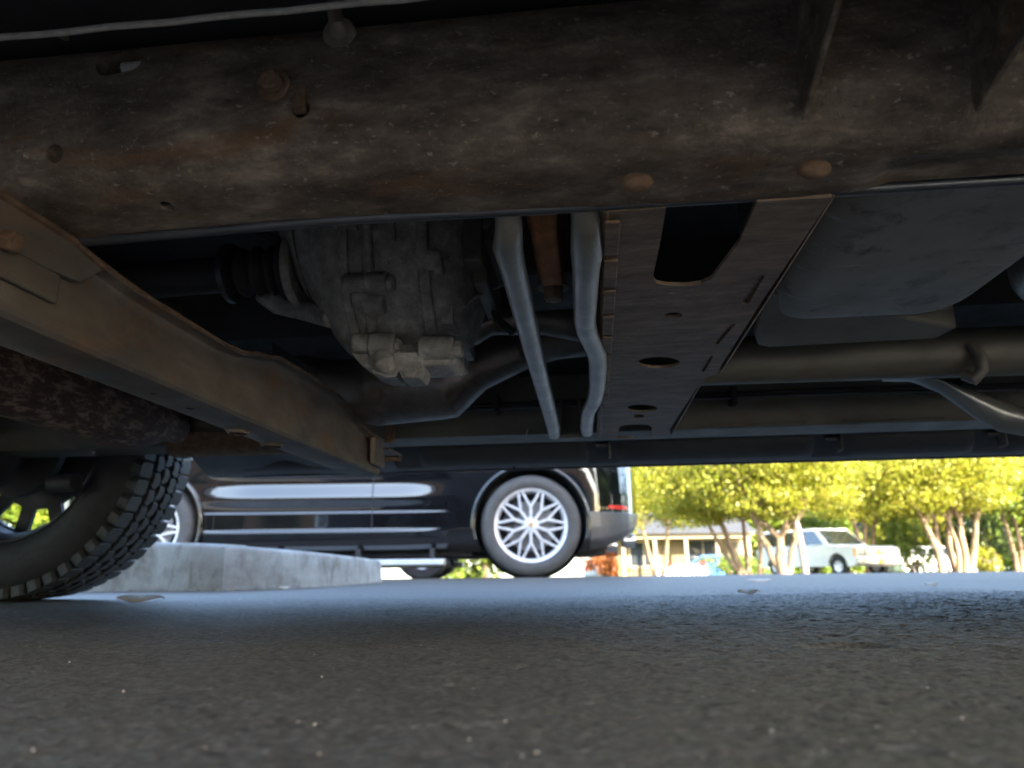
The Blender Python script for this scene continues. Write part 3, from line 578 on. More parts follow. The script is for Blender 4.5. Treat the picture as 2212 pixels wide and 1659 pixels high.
# pinch weld, sill moulding in raised lengths with notches and brackets
obj('pinch_weld', MB().loft([[(u, 1.735, .44), (u, 1.735, .366+.0015*wob(u, 1)), (u, 1.742, .366+.0015*wob(u, 1)), (u, 1.742, .44)] for u in np.linspace(-.95, 1.7, 60)]), OLIVE, T)
rg = [[(u, v, z) for v, z in [(1.742, .46), (1.742, .378), (1.775, .352), (1.80, .322), (1.812, .3165), (1.84, .314), (1.85, .318), (1.853, .36), (1.853, .56), (1.742, .56)]] for u in np.linspace(-.93, 1.62, 40)]
sill = obj('sill', MB().loft(rg), ROCK, T, smooth=40)
lens = [(-.93, -.52), (-.44, -.005), (.062, .535), (.605, .90), (.965, 1.6)]
for (ua, ub) in lens:
    ring = []
    for u, s_ in ((ua, .0), (ua+.012, .75), (ua+.03, 1.), (ub-.03, 1.), (ub-.012, .75), (ub, .0)):
        o_ = .014*s_
        ring.append([(u, v, z) for v, z in [(1.76, .374), (1.765-.6*o_, .366-.6*o_), (1.785-.6*o_, .343-.8*o_), (1.800-.5*o_, .326-.5*o_), (1.812, .3185), (1.80, .34)]])
    obj('moulding_panel', MB().loft(ring), ROCK, sill, smooth=50)
obj('sill_lip', MB().tube([(-.93, 1.838, .3148), (1.62, 1.838, .3148)], .0045, 10), BLUEB, sill)
for uc in (.028, .57, .932):
    obj('moulding_bracket', MB().box((uc-.018, 1.752, .351), (uc+.012, 1.766, .358)).box((uc+.014, 1.745, .325), (uc+.019, 1.78, .385)), OLIVE, sill, bevel=.0015)
for px, py in ((1110, 1011), (540, 1002)):
    p = tv(px, py, 1.80); obj('drain_hole', MB().ball((p.x, 1.796, p.z), (.004, .003, .004), 10, 6), DARKM, sill)
# front under-panel between sill and wheel
rg = []
for u in np.linspace(-1.02, -.50, 30):
    bul = .012*math.exp(-((u+.79)/.05)**2)
    rg.append([(u, v, z) for v, z in [(1.60, .41), (1.64, .392), (1.70, .362+bul), (1.77, .330+bul), (1.81, .3165+bul*.5), (1.845, .312), (1.852, .33), (1.852, .5), (1.60, .5)]])
obj('wheel_arch_panel', MB().loft(rg), ROCK, T, smooth=50)
obj('body_mount_arm', MB().loft([[(u, 1.50, .33+.003*wob(u)), (u, 1.515, .322+.003*wob(u)), (u, 1.55, .322), (u, 1.56, .34), (u, 1.5, .37)] for u in np.linspace(-.95, -.52, 30)]), RUST, T)
# floor, engine, inner structure and the body above
fl = []
for u in np.linspace(-.85, 2.7, 20): fl.append([(u, v, z) for v, z in [(.06, .47), (.5, .475), (.64, .50), (.72, .62), (1.18, .62), (1.26, .50), (1.45, .48), (1.76, .47), (1.76, .66), (.06, .66)]])
obj('floor_pan', MB().loft(fl), DARKM, T, smooth=30)
obj('engine_block', MB().loft([[(-.86, .66, .45), (-.86, 1.24, .45), (-.86, 1.28, .95), (-.86, .62, .95)], [(-1.3, .70, .36), (-1.3, 1.2, .36), (-1.3, 1.28, 1.0), (-1.3, .62, 1.0)], [(-1.75, .70, .40), (-1.75, 1.2, .40), (-1.75, 1.26, 1.0), (-1.75, .64, 1.0)]]), DARKM, T, bevel=.02)
obj('inner_wing', MB().box((-2.35, 1.30, .50), (-.85, 1.33, 1.0)), DARKM, T); obj('inner_wing', MB().box((-2.35, .57, .50), (-.85, .60, 1.0)), DARKM, T)
obj('firewall', MB().box((-.87, .08, .47), (-.85, 1.82, 1.1)), DARKM, T)
obj('arch_liner', MB().loft([[(-1.48+.53*math.cos(t), v, .42+.53*math.sin(t)) for t in np.linspace(-.1, math.pi+.1, 24)] for v in (1.33, 1.84)], closed=False), DARKM, T, solid=.006)
obj('suspension_arm', MB().tube([(-1.45, 1.12, .40), (-1.47, 1.45, .33), (-1.48, 1.62, .31)], [.03, .025, .03], 12), DARKM, T)
obj('suspension_arm', MB().tube([(-1.25, 1.12, .38), (-1.40, 1.45, .33), (-1.48, 1.60, .31)], [.03, .025, .03], 12), DARKM, T)
obj('steering_knuckle', MB().ball((-1.50, 1.60, .42), (.12, .09, .17), 16, 10).tube([(-1.5, 1.45, .42), (-1.5, 1.62, .42)], .06, 16), DARKM, T)
obj('brake_caliper', MB().tube([tv(110, 1045, 1.62), tv(165, 1043, 1.62)], .022, 14), DARKM, T, bevel=.003)
# outer body shell: both sides, bonnet, cab, bed
side = [(-2.45, .42), (-1.98, .40), (-1.98, .44), (-.93, .44), (-.93, .33), (1.60, .33), (1.60, .44), (2.65, .44), (2.65, .42), (3.15, .45), (3.2, 1.12), (1.05, 1.14), (.95, 1.16), (-.75, 1.14), (-2.3, 1.08), (-2.5, .95)]
for (v0_, v1_) in ((.05, .075), (1.855, 1.88)):
    sd_ = obj('side_panel', MB().prism(side, 1, v0_, v1_), GREYT, T, bevel=.008)
    c = MB()
    for uc in (-1.48, 2.12): c.tube([(uc, v0_-.2, .42), (uc, v1_+.2, .42)], .52, 40)
    cut(sd_, c)
obj('bonnet', MB().loft([[(u, v, z) for v, z in [(.076, z0-.02), (.4, z0+.03), (.95, z0+.045), (1.5, z0+.03), (1.854, z0-.02), (1.854, z0-.06), (.076, z0-.06)]] for u, z0 in ((-2.48, 1.0), (-2.2, 1.09), (-.75, 1.15))]), GREYT, T, smooth=40)
cab = [[(u, v, z) for v, z in [(.09, zz), (1.84, zz)]] for u, zz in ((0, 0),)]
obj('cab', MB().loft([[(-.72, .09, 1.14), (.95, .09, 1.14), (.95, 1.84, 1.14), (-.72, 1.84, 1.14)], [(-.12, .22, 1.66), (.86, .22, 1.68), (.86, 1.71, 1.68), (-.12, 1.71, 1.66)], [(-.0, .30, 1.71), (.80, .30, 1.73), (.80, 1.63, 1.73), (-.0, 1.63, 1.71)]]), GREYT, T, bevel=.03)
for v_, s_ in ((.09, -1), (1.84, 1)):
    obj('window', MB().loft([[(u, v_+s_*(.004-.25*(z-1.14)), z) for u, z in ((-.52, 1.19), (.82, 1.19), (.80, 1.60), (-.10, 1.60))], [(u, v_+s_*(.012-.25*(z-1.14)), z) for u, z in ((-.52, 1.19), (.82, 1.19), (.80, 1.60), (-.10, 1.60))]]), GLASS, T)
obj('windscreen', MB().loft([[(-.675, .20, 1.18), (-.675, 1.73, 1.18), (-.15, 1.66, 1.63), (-.15, .27, 1.63)], [(-.69, .20, 1.185), (-.69, 1.73, 1.185), (-.165, 1.66, 1.635), (-.165, .27, 1.635)]]), GLASS, T)
obj('cargo_bed', MB().box((1.08, .076, .68), (3.15, 1.854, .74)).box((1.06, .076, .68), (1.10, 1.854, 1.13)), GREYT, T)
obj('tailgate', MB().box((3.15, .09, .50), (3.20, 1.84, 1.12)), GREYT, T, bevel=.01)
obj('bumper', MB().box((-2.62, .06, .45), (-2.46, 1.87, .68)), CHROME, T, bevel=.03); obj('bumper', MB().box((3.2, .08, .45), (3.36, 1.85, .64)), CHROME, T, bevel=.03)
obj('grille', MB().box((-2.53, .35, .70), (-2.49, 1.55, .95)), DARKM, T, bevel=.01)
for v_ in (.12, 1.55): obj('headlight', MB().box((-2.54, v_, .72), (-2.46, v_+.23, .93)), LENS, T, bevel=.02)
obj('rear_axle', MB().tube([(2.12, .2, .42), (2.12, 1.7, .42)], .05, 16).ball((2.12, .95, .42), .15), DARKM, T)
# wheels
def truck_wheel(u, vin, vout, blocks):
    R1 = .378; K = R1/.42; cu, cz = u, R1; mid = (vin+vout)/2; s_ = 1 if vout > vin else -1; W_ = abs(vout-vin)
    wh = thing('wheel', None, None, (0, 0, 0)); wh.parent = T; wh.location = Vector((cu, mid, cz))-TC
    h = W_/2
    prof = [(.235, -h+.02), (.245, -h+.006), (.265, -h-.002), (.315, -h-.008), (.355, -h-.004), (.384, -h+.004), (.398, -h+.012), (.408, -h+.040), (.410, 0), (.408, h-.040), (.398, h-.012), (.384, h-.004), (.355, h+.004), (.315, h+.008), (.265, h+.002), (.245, h-.006), (.235, h-.02)]
    prof = [(a_*K if a_ > .3 else a_, b2) for a_, b2 in prof]
    obj('tyre', MB().lathe((0, 0, 0), (0, 1, 0), prof, 96), RUB, wh, smooth=40)
    # rim barrel and window disc
    rp_ = [(.238, -h+.012), (.232, -h+.02), (.215, -h+.05), (.212, h-.06), (.232, h-.02), (.238, h-.012)]
    obj('rim', MB().lathe((0, 0, 0), (0, 1, 0), rp_, 64), DARKM, wh, smooth=40, solid=.006)
    dy = s_*(h-.075)
    disc = MB(); disc.lathe((0, dy, 0), (0, 1, 0), [(.001, -.006), (.216, -.006), (.216, .006), (.001, .006)], 64)
    d_ = obj('rim_disc', disc, DARKM, wh, smooth=30)
    c = MB(); N = 12
    for k in range(N):
        a0 = 2*math.pi*(k+.5)/N-.2
        pts = [(r_*math.cos(a0+da), r_*math.sin(a0+da)) for r_, da in ((.145, -.13), (.205, -.17), (.207, 0), (.205, .17), (.145, .13))]
        c.prism(pts, 1, dy-.1, dy+.1)
    cut(d_, c, 30)
    obj('brake_disc', MB().lathe((0, dy-s_*.09, 0), (0, 1, 0), [(.02, -.01), (.12, -.01), (.12, .01), (.02, .01)], 48), DARKM, wh)
    if blocks:
        N = 54; tmpl = {}
        def blk(shape, top, r0_, r1_):
            V = []
            for r_, s2 in ((r0_, 1.08), (r1_, 1.04)):
                for (ang, y) in shape: V.append((r_*K*math.sin(ang*s2), y if abs(y) > h-.01 else y*W_/.26, r_*K*math.cos(ang*s2)))
            n = len(shape); F = [tuple(range(n, 2*n))]+[(i, (i+1) % n, n+(i+1) % n, n+i) for i in range(n)]
            m_ = MB(); m_.add(V, F); return m_
        da = 2*math.pi/N
        rows = [('sh', [(-.40*da, -h+.003), (-.44*da, -.078), (-.20*da, -.070), (.0, -.076), (.22*da, -.068), (.42*da, -.074), (.40*da, -h+.003), (.2*da, -h-.003), (-.2*da, -h-.003)], .388, .417, 0.),
                ('c1', [(-.40*da, -.064), (-.46*da, -.040), (-.30*da, -.026), (.10*da, -.022), (.36*da, -.030), (.46*da, -.050), (.30*da, -.062), (.05*da, -.058)], .406, .42, .5),
                ('c2', [(-.42*da, -.016), (-.36*da, .012), (-.08*da, .018), (.28*da, .014), (.44*da, -.008), (.34*da, -.022), (.0, -.014)], .406, .42, .15),
                ('c3', [(-.40*da, .026), (-.46*da, .050), (-.25*da, .064), (.12*da, .060), (.40*da, .066), (.46*da, .042), (.28*da, .024), (.0, .030)], .406, .42, .6),
                ('s2', [(-.42*da, .076), (-.40*da, h-.003), (0., h+.003), (.40*da, h-.003), (.44*da, .074), (.2*da, .070), (.0, .078), (-.2*da, .070)], .388, .417, .3)]
        for nm_, sh, ra, rb, ph in rows:
            first = None
            for k in range(N):
                if first is None:
                    o = obj('tread_block', blk(sh, 0, ra, rb), TREAD, wh, smooth=0, bevel=.002); first = o
                else:
                    o = first.copy(); COL.objects.link(o)
                o.rotation_euler = (0, da*(k+ph), 0)
    return wh
truck_wheel(-1.475, 1.655, 1.865, True)
truck_wheel(-1.475, .245, .035, False); truck_wheel(2.12, 1.655, 1.865, False); truck_wheel(2.12, .245, .035, False)
# ================================================================== black SUV beyond
SW = at_y(1147, 1140, 5.46); SX = SW.x; WB = 2.90
SC = Vector((SX-WB/2, 6.42, gz(6.2)))
SV = thing('parked_suv', 'glossy black SUV with silver multi-spoke wheels parked beyond the kerb', 'suv', SC)
SV.rotation_euler = (-rad(.35), 0, 0)
# local frame: x rearwards from the rear wheel centre minus WB/2, y away from the camera
def sx(x): return x+WB/2                                    # x measured from the rear wheel centre
SP = [(.19, .88), (.215, .925), (.25, .947), (.345, .962), (.368, .953), (.375, .949), (.45, .948), (.47, .955), (.485, .953), (.497, .943), (.53, .948), (.575, .962), (.60, .962), (.63, .957), (.66, .951), (.69, .946), (.72, .944), (.76, .948), (.82, .962), (.90, .972), (.95, .970), (1.0, .958), (1.05, .93)]
WF = [(-3.84, .52), (-3.80, .66), (-3.72, .80), (-3.55, .91), (-3.3, .97), (-2.9, 1.012), (-2.4, 1.0), (-2.2, .992), (-.8, .992), (-.5, 1.0), (0, 1.015), (.25, .995), (.40, .968), (.52, .93), (.62, .88), (.70, .82), (.77, .745), (.82, .66), (.86, .56), (.885, .45), (.895, .33)]
ZB = [(-3.84, .40), (-3.7, .28), (-3.4, .21), (-3., .19), (.40, .19), (.55, .215), (.7, .27), (.82, .335), (.89, .42)]
def lin(tab, x):
    if x <= tab[0][0]: return tab[0][1]
    for (a, fa), (b, fb) in zip(tab, tab[1:]):
        if x <= b: return fa+(fb-fa)*(x-a)/(b-a)
    return tab[-1][1]
SP = [(.19, .875), (.21, .915), (.25, .942), (.33, .956), (.347, .957), (.362, .9515), (.375, .950), (.45, .9505), (.478, .951), (.487, .950), (.498, .946), (.54, .949), (.585, .957), (.62, .955), (.66, .949), (.70, .944), (.74, .945), (.80, .955), (.87, .966), (.93, .968), (1.0, .957), (1.05, .93)]
SQ = [(.19, .875), (.25, .942), (.36, .955), (.5, .958), (.65, .962), (.8, .967), (.93, .968), (1.0, .957), (1.05, .93)]
def catm(P_, n):
    out = []
    for i in range(len(P_)-1):
        p0, p1, p2, p3 = (P_[max(0, i-1)], P_[i], P_[i+1], P_[min(len(P_)-1, i+2)])
        for k in range(n):
            t = k/n; out.append(tuple(.5*(2*b+(c-a)*t+(2*a-5*b+4*c-d)*t*t+(3*b-a-3*c+d)*t**3) for a, b, c, d in zip(p0, p1, p2, p3)))
    return out+[P_[-1]]
SP = catm(SP, 3)
def spz(z, x):
    zb = lin(ZB, x); t = max(0., (.46-z)/(.46-.19)); return z+(zb-.19)*t
def ring_at(x, off=0., z0=0., z1=9.):
    wf = lin(WF, x); near = []
    q_ = min(1., max(0., (-.50-x)/.55))*min(1., max(0., (x+2.75)/.7)); q_ = q_*q_*(3-2*q_)
    for z, hw in SP:
        if z0 <= z <= z1:
            hw = float(np.interp(z+.02*(1-q_)*(1 if z > .5 else 0), [a for a, b in SQ], [b for a, b in SQ]))*(1-q_)+hw*q_
            lean = 1.-max(0., x-.35)*.35*max(0., z-.62)           # the corner leans in towards the tailgate glass
            near.append((sx(x), -(hw*wf*lean+off), spz(z, x)))
    return near
def dense(a, b, n): return list(np.linspace(a, b, n))
xsS = sorted(set(dense(-3.84, -3.3, 14)+dense(-3.3, .5, 50)+dense(.5, .895, 30)))
rings = [ring_at(x)+[(p[0], -p[1], p[2]) for p in reversed(ring_at(x))] for x in xsS]
body = obj('body', MB().loft(rings), BLACKP, SV, smooth=60)
c = MB()
for xc in (0, -WB):
    for s_ in (-1, 1): c.tube([(sx(xc), s_*.60, .395), (sx(xc), s_*1.2, .395)], .418, 48)
cut(body, c, 50)
def shell(name, xa, xb, k0, k1, m, off=.0015, n=24, both=True, sm=80):
    for s_ in ((1, -1) if both else (1,)):
        rg = [[(p[0], p[1]*s_, p[2]) for p in ring_at(x, off, k0, k1)] for x in dense(xa, xb, n)]
        o = obj(name, MB().loft(rg, closed=False), m, SV, smooth=sm)
dseam = at_y(803, 1100, 5.46).x-SX
fseam = at_y(462, 1110, 5.46).x-SX
shell('door', dseam+.004, -.44, .36, 9, BLACKP); shell('door', fseam, dseam-.004, .36, 9, BLACKP)
shell('sill_cladding', -2.46, -.43, 0, .36, BLACKP, .004)
for xs_ in (dseam, fseam):                                   # dark rubber showing in the door gaps
    for s_ in (1, -1):
        obj('door_seal', MB().loft([[(p[0]-.003, p[1]*s_, p[2]), (p[0]+.003, p[1]*s_, p[2])] for p in ring_at(xs_, .0012, .36, 9)], closed=False), DARKM, SV)
# rear bumper: grey lower shell that wraps the corner
rg = [ring_at(x, .005, 0, .482) for x in dense(.44, .895, 30)]
for s_ in (1, -1): obj('bumper', MB().loft([[(p[0], p[1]*s_, p[2]) for p in r_] for r_ in rg], closed=False), GREYC, SV, smooth=50, solid=.003)
pr_ = [p for p in at_y(1335, 1099, 5.70)]
xr = (pr_[0]-SC.x)-WB/2
q = []
for x in dense(xr-.09, xr+.07, 8):
    y = lin(WF, x)*.949+.006; q.append((x, y))
for s_ in (-1, 1):
    obj('reflector', MB().loft([[(sx(x), s_*y, .500), (sx(x), s_*(y+.006), .503), (sx(x), s_*(y+.006), .528), (sx(x), s_*y, .531)] for x, y in q]), REDR, SV)
for s_ in (-1, 1):
    obj('exhaust_tip', MB().lathe((sx(.74), s_*.52, .27), (1, 0, 0), [(.045, 0), (.055, .01), (.055, .1), (.048, .1), (.045, .02)], 24), CHROME, SV)
    for xc in (0, -WB):                                     # flared arch lips and dark liners
        pts = [(sx(xc)+.432*math.cos(t), s_*(lin(WF, xc)*.958+.002), .395+.432*math.sin(t)) for t in np.linspace(-.28, math.pi+.28, 40)]
        obj('arch_lip', MB().tube(pts, .017, 10), BLACKP, SV, smooth=60)
        obj('arch_liner', MB().lathe((sx(xc), s_*.62, .395), (0, s_, 0), [(.05, 0), (.414, 0), (.414, .30)], 48), DARKM, SV)
# running board below the sill
for s_ in (-1, 1):
    xe = at_y(960, 1215, 5.42).x-SX
    bx = obj('running_board', MB().prism([(s_*.90, .090), (s_*1.03, .092), (s_*1.045, .10), (s_*1.042, .135), (s_*.90, .145)], 0, sx(-2.1), sx(xe)), STEP, SV, bevel=.006)
    for xx in (-1.9, -1.3, -.75): obj('board_bracket', MB().box((sx(xx), s_*.93-.05, .11), (sx(xx)+.03, s_*.93+.02, .22)), DARKM, bx)
obj('underbody', MB().box((sx(-3.2), -.82, .165), (sx(-.45), .82, .40)).box((sx(-.45), -.55, .165), (sx(.6), .55, .40)), DARKM, SV)
# greenhouse
def gr(x, z, yy): return (sx(x), yy, z)
gh = [[gr(-2.3, 1.04, -.88), gr(.80, 1.04, -.86), gr(.80, 1.04, .86), gr(-2.3, 1.04, .88)], [gr(-1.45, 1.50, -.70), gr(.45, 1.52, -.68), gr(.45, 1.52, .68), gr(-1.45, 1.50, .70)], [gr(-1.2, 1.62, -.58), gr(.25, 1.64, -.56), gr(.25, 1.64, .56), gr(-1.2, 1.62, .58)]]
obj('roof', MB().loft(gh), BLACKP, SV, bevel=.05, seg=3)
obj('tailgate', MB().loft([[(sx(x), y, z) for y in np.linspace(-.36, .36, 9)] for x, z in ((.865, .50), (.872, .62), (.86, .80), (.80, 1.0), (.70, 1.08))], closed=False), BLACKP, SV, solid=.02, smooth=60)
for s_ in (-1, 1):
    for xa, xb in ((-2.05, -1.22), (-1.15, -.42), (-.36, .40)):
        def wy(z): return s_*(.88-(z-1.04)*.40+.006)
        ta = lambda x: max(xa, -1.42) if xa < -1.5 else xa
        poly = [(xa, 1.08), (xb, 1.08), (xb-.03, 1.46), (max(xa+.03, -1.52), 1.46)]
        obj('window', MB().loft([[(sx(x), wy(z), z) for x, z in poly], [(sx(x), wy(z)+s_*.006, z) for x, z in poly]]), GLASS, SV)
    obj('tail_light', MB().loft([[(sx(x), s_*(lin(WF, x)*.965+d), z) for z in (.86, .92)] for x in (.5, .62, .74, .83) for d in (.006,)], closed=False), REDR, SV, solid=.006)
    obj('headlight', MB().ball((sx(-3.58), s_*.72, .76), (.14, .12, .07)), LENS, SV)
    obj('mirror', MB().ball((sx(-1.95), s_*1.06, 1.08), (.09, .11, .07)), BLACKP, SV)
def suv_wheel(x, s_):
    wh = thing('wheel', None, None); wh.parent = SV; wh.location = (sx(x), s_*.845, .378); h = .135; R1 = .378
    if s_ > 0: wh.rotation_euler = (0, 0, math.pi)
    pf = [(.268, -h+.012), (.276, -h+.002), (.30, -h-.006), (.325, -h-.008), (.348, -h-.002), (.362, -h+.008), (.371, -h+.025), (.376, -h+.05), (.378, 0), (.376, h-.05), (.371, h-.025), (.348, h), (.30, h), (.268, h-.01)]
    obj('tyre', MB().lathe((0, 0, 0), (0, 1, 0), pf, 96), RUBS, wh, smooth=45)
    obj('rim', MB().lathe((0, 0, 0), (0, 1, 0), [(.255, h-.02), (.245, 0), (.245, -h+.035), (.252, -h+.018), (.262, -h+.006), (.272, -h+.004), (.275, -h+.012)], 80), RIM, wh, smooth=40, solid=.004)
    obj('brake_disc', MB().lathe((0, -.02, 0), (0, 1, 0), [(.05, -.012), (.19, -.012), (.19, .012), (.05, .012)], 64), DISC, wh)
    obj('wheel_well', MB().lathe((0, .03, 0), (0, 1, 0), [(.01, 0), (.243, 0)], 48), DARKM, wh)
    obj('caliper', MB().loft([[(r_*math.cos(t), y, r_*math.sin(t)) for r_ in (.13, .215) for y in ((-.07, -.045) if r_ == .13 else (-.045, -.07))] for t in np.linspace(rad(115), rad(190), 8)]), DARKM, wh, bevel=.004)
    y0 = -h+.012; N = 10; first = None
    for k in range(N):
        if first is None:
            mb = MB()
            def bar(p, q, wa, wb):
                p = Vector((p[0], 0, p[1])); q = Vector((q[0], 0, q[1])); d = (q-p).normalized(); n = Vector((-d.z, 0, d.x))
                a_, b2 = p+n*wa, p-n*wa; c_, d2 = q-n*wb, q+n*wb
                dep = Vector((0, .035, 0)); f_ = Vector((0, y0, 0)); sl = .62
                sh = lambda v, ctr: ctr+(v-ctr)*sl
                fr = [sh(a_, p)+f_, sh(b2, p)+f_, sh(c_, q)+f_, sh(d2, q)+f_]; bk = [a_+f_+dep, b2+f_+dep, c_+f_+dep, d2+f_+dep]
                md = [a_+f_+dep*.2, b2+f_+dep*.2, c_+f_+dep*.2, d2+f_+dep*.2]
                mb.loft([fr, md, bk])
            pol = lambda r_, a_: (r_*math.sin(a_), r_*math.cos(a_))
            bar(pol(.05, 0), pol(.142, 0), .0125, .0115)
            bar(pol(.134, .015), pol(.262, .262), .0105, .0095); bar(pol(.134, -.015), pol(.262, -.262), .0105, .0095)
            first = obj('spoke', mb, RIM, wh, smooth=0); o = first
        else: o = first.copy(); COL.objects.link(o)
        o.rotation_euler = (0, 2*math.pi*(k+.02)/N, 0)
    obj('hub', MB().lathe((0, y0, 0), (0, 1, 0), [(.01, .002), (.034, .0), (.052, .006), (.062, .02), (.066, .05)], 40), RIM, wh)
    em = obj('emblem', MB().prism([(-.013, .017), (0, .019), (.013, .017), (.014, .002), (.009, -.012), (0, -.020), (-.009, -.012), (-.014, .002)], 1, y0-.003, y0+.002), GOLD, wh)
    for k in range(5):
        t = 2*math.pi*k/5+.3; obj('wheel_nut', MB().hexa((.046*math.cos(t), y0+.02, .046*math.sin(t)), (0, -1, 0), .009, .012), DARKM, wh)
    return wh
for x in (0, -WB):
    for s_ in (-1, 1): suv_wheel(x, s_)
# ================================================================== other vehicles
def car(name, label, cat, loc, rz, paint, Ln=4.5, Wd=1.8, prof=None, cabp=None, R1=.33, wx=(1.35, -1.35), group=None, front=None, detail=True):
    t = thing(name, label, cat, loc, rz, group)
    b = obj('body', MB().prism(prof, 1, -Wd/2, Wd/2), paint, t, bevel=.07, seg=3)
    c = MB()
    for x in wx:
        for s_ in (-1, 1): c.tube([(x, s_*(Wd/2-.28), R1), (x, s_*(Wd/2+.3), R1)], R1+.07, 28)
    cut(b, c, 40)
    zl, zr = cabp[0][1], cabp[2][1]; ins = .16
    lo = [(cabp[0][0], zl), (cabp[1][0], cabp[1][1])]; hi = [(cabp[3][0], cabp[3][1]), (cabp[2][0], cabp[2][1])]
    w0, w1 = Wd/2-.05, Wd/2-.05-ins
    gl = obj('cab', MB().loft([[(lo[0][0], -w0, lo[0][1]), (lo[1][0], -w0, lo[1][1]), (lo[1][0], w0, lo[1][1]), (lo[0][0], w0, lo[0][1])], [(hi[0][0], -w1, hi[0][1]), (hi[1][0], -w1, hi[1][1]), (hi[1][0], w1, hi[1][1]), (hi[0][0], w1, hi[0][1])]]), paint, t, bevel=.06, seg=3)
    def pane(nm, quad): 
        n = (Vector(quad[1])-Vector(quad[0])).cross(Vector(quad[3])-Vector(quad[0])).normalized()*.012
        obj(nm, MB().loft([[Vector(p)-n for p in quad], [Vector(p)+n for p in quad]]), GLASS, t)
    def L(f, g, s_):                                        # point on the cab side: f along, g up
        xa = lo[0][0]+(hi[0][0]-lo[0][0])*g; xb = lo[1][0]+(hi[1][0]-lo[1][0])*g
        z = (lo[0][1]+(hi[0][1]-lo[0][1])*g)*(1-f)+(lo[1][1]+(hi[1][1]-lo[1][1])*g)*f
        return (xa+(xb-xa)*f, s_*(w0+(w1-w0)*g+.008), z)
    for s_ in (-1, 1):
        for fa, fb in ((.06, .34), (.38, .66), (.70, .95)): pane('window', [L(fa, .12, s_), L(fb, .12, s_), L(fb, .85, s_), L(fa, .85, s_)])
    def E2(end, g, s_, k):
        a, b2 = (lo[0], hi[0]) if end == 0 else (lo[1], hi[1]); x = a[0]+(b2[0]-a[0])*g; z = a[1]+(b2[1]-a[1])*g
        return (x+(.01 if end else -.01), s_*(w0+(w1-w0)*g-.10), z)
    pane('windscreen', [E2(1, .1, -1, 0), E2(1, .1, 1, 0), E2(1, .9, 1, 0), E2(1, .9, -1, 0)])
    pane('rear_window', [E2(0, .1, -1, 0), E2(0, .1, 1, 0), E2(0, .9, 1, 0), E2(0, .9, -1, 0)])
    xf = max(p[0] for p in prof); xk = min(p[0] for p in prof)
    for s_ in (-1, 1):
        obj('tail_light', MB().box((xk-.02, s_*(Wd/2-.16)-.10, .70), (xk+.06, s_*(Wd/2-.16)+.10, 1.12)), REDR, t, bevel=.02)
        if not front: obj('headlight', MB().box((xf-.08, s_*(Wd/2-.3)-.18, .62), (xf+.01, s_*(Wd/2-.3)+.18, .76)), LENS, t, bevel=.03)
    for x in wx:
        for s_ in (-1, 1):
            wh = thing('wheel', None, None, (x, s_*(Wd/2-.12), R1)); wh.parent = t
            obj('tyre', MB().lathe((0, 0, 0), (0, 1, 0), [(.2, -.10), (R1-.03, -.11), (R1, -.08), (R1, .08), (R1-.03, .11), (.2, .10)], 32), RUB, wh)
            obj('rim', MB().lathe((0, 0, 0), (0, 1, 0), [(.01, -.08), (.06, -.09), (.08, -.06), (.19, -.08), (.2, -.1), (.2, .1), (.19, .08), (.08, .06), (.06, .09), (.01, .08)], 24), RIM, wh)
    if front:
        g0, g1 = front
        gr_ = obj('grille', MB().box((xf-.03, -.62, g0), (xf+.012, .62, g1)), DARKM, t)
        for k in range(4): obj('grille_bar', MB().box((xf+.012, -.62, g0+.035+k*(g1-g0-.05)/3.2), (xf+.03, .62, g0+.05+k*(g1-g0-.05)/3.2)), CHROME, gr_)
        obj('emblem', MB().box((xf+.03, -.13, (g0+g1)/2-.035), (xf+.042, -.04, (g0+g1)/2+.035)).box((xf+.03, .04, (g0+g1)/2-.035), (xf+.042, .13, (g0+g1)/2+.035)).box((xf+.03, -.05, (g0+g1)/2-.055), (xf+.043, .05, (g0+g1)/2+.055)), GOLD, gr_)
        for s_ in (-1, 1):
            for za, zb2 in ((g0, (g0+g1)/2-.01), ((g0+g1)/2+.01, g1)): obj('headlight', MB().box((xf-.03, s_*.80-.16, za), (xf+.015, s_*.80+.16, zb2)), LENS, t, bevel=.01)
            obj('side_lamp', MB().box((xf-.12, s_*.975-.015, g0), (xf-.02, s_*.975+.015, g1)), AMBER, t)
        obj('bumper', MB().box((xf-.05, -Wd/2, g0-.26), (xf+.10, Wd/2, g0-.05)), CHROME, t, bevel=.03)
        obj('number_plate', MB().box((xf+.10, -.16, g0-.24), (xf+.108, .16, g0-.09)), AMBER, t)
    return t
wp = at_y(1897, 1200, 26.)
car('parked_truck', 'white square-fronted utility truck with chrome grille beside the pale forked tree', 'truck', (wp.x-.88, 28.5, gz(27)), math.atan2(-.945, .327), WHITE, 5.4, 1.96,
    [(-2.7, .45), (-2.72, 1.02), (-2.6, 1.10), (.95, 1.12), (1.2, 1.13), (2.35, 1.08), (2.62, 1.02), (2.68, .95), (2.68, .5), (2.5, .38), (-2.5, .38)],
    [(-2.62, 1.08), (1.35, 1.10), (.55, 1.78), (-2.45, 1.80)], .39, (1.75, -1.65), front=(.72, 1.0))
sedan = [(-2.1, .35), (-2.2, .75), (-2.1, .92), (-1.5, .95), (1.0, .90), (1.9, .78), (2.2, .62), (2.2, .35), (2.0, .25), (-2.0, .25)]; sedc = [(-1.75, .92), (1.2, .88), (.35, 1.42), (-1.0, 1.43)]
hatch = [(-1.95, .40), (-2.0, .75), (-1.95, 1.0), (-1.5, 1.05), (1.0, 1.0), (1.8, .85), (2.05, .65), (2.05, .35), (1.9, .27), (-1.85, .27)]; hatc = [(-1.93, .98), (1.2, .95), (.4, 1.52), (-1.6, 1.55)]
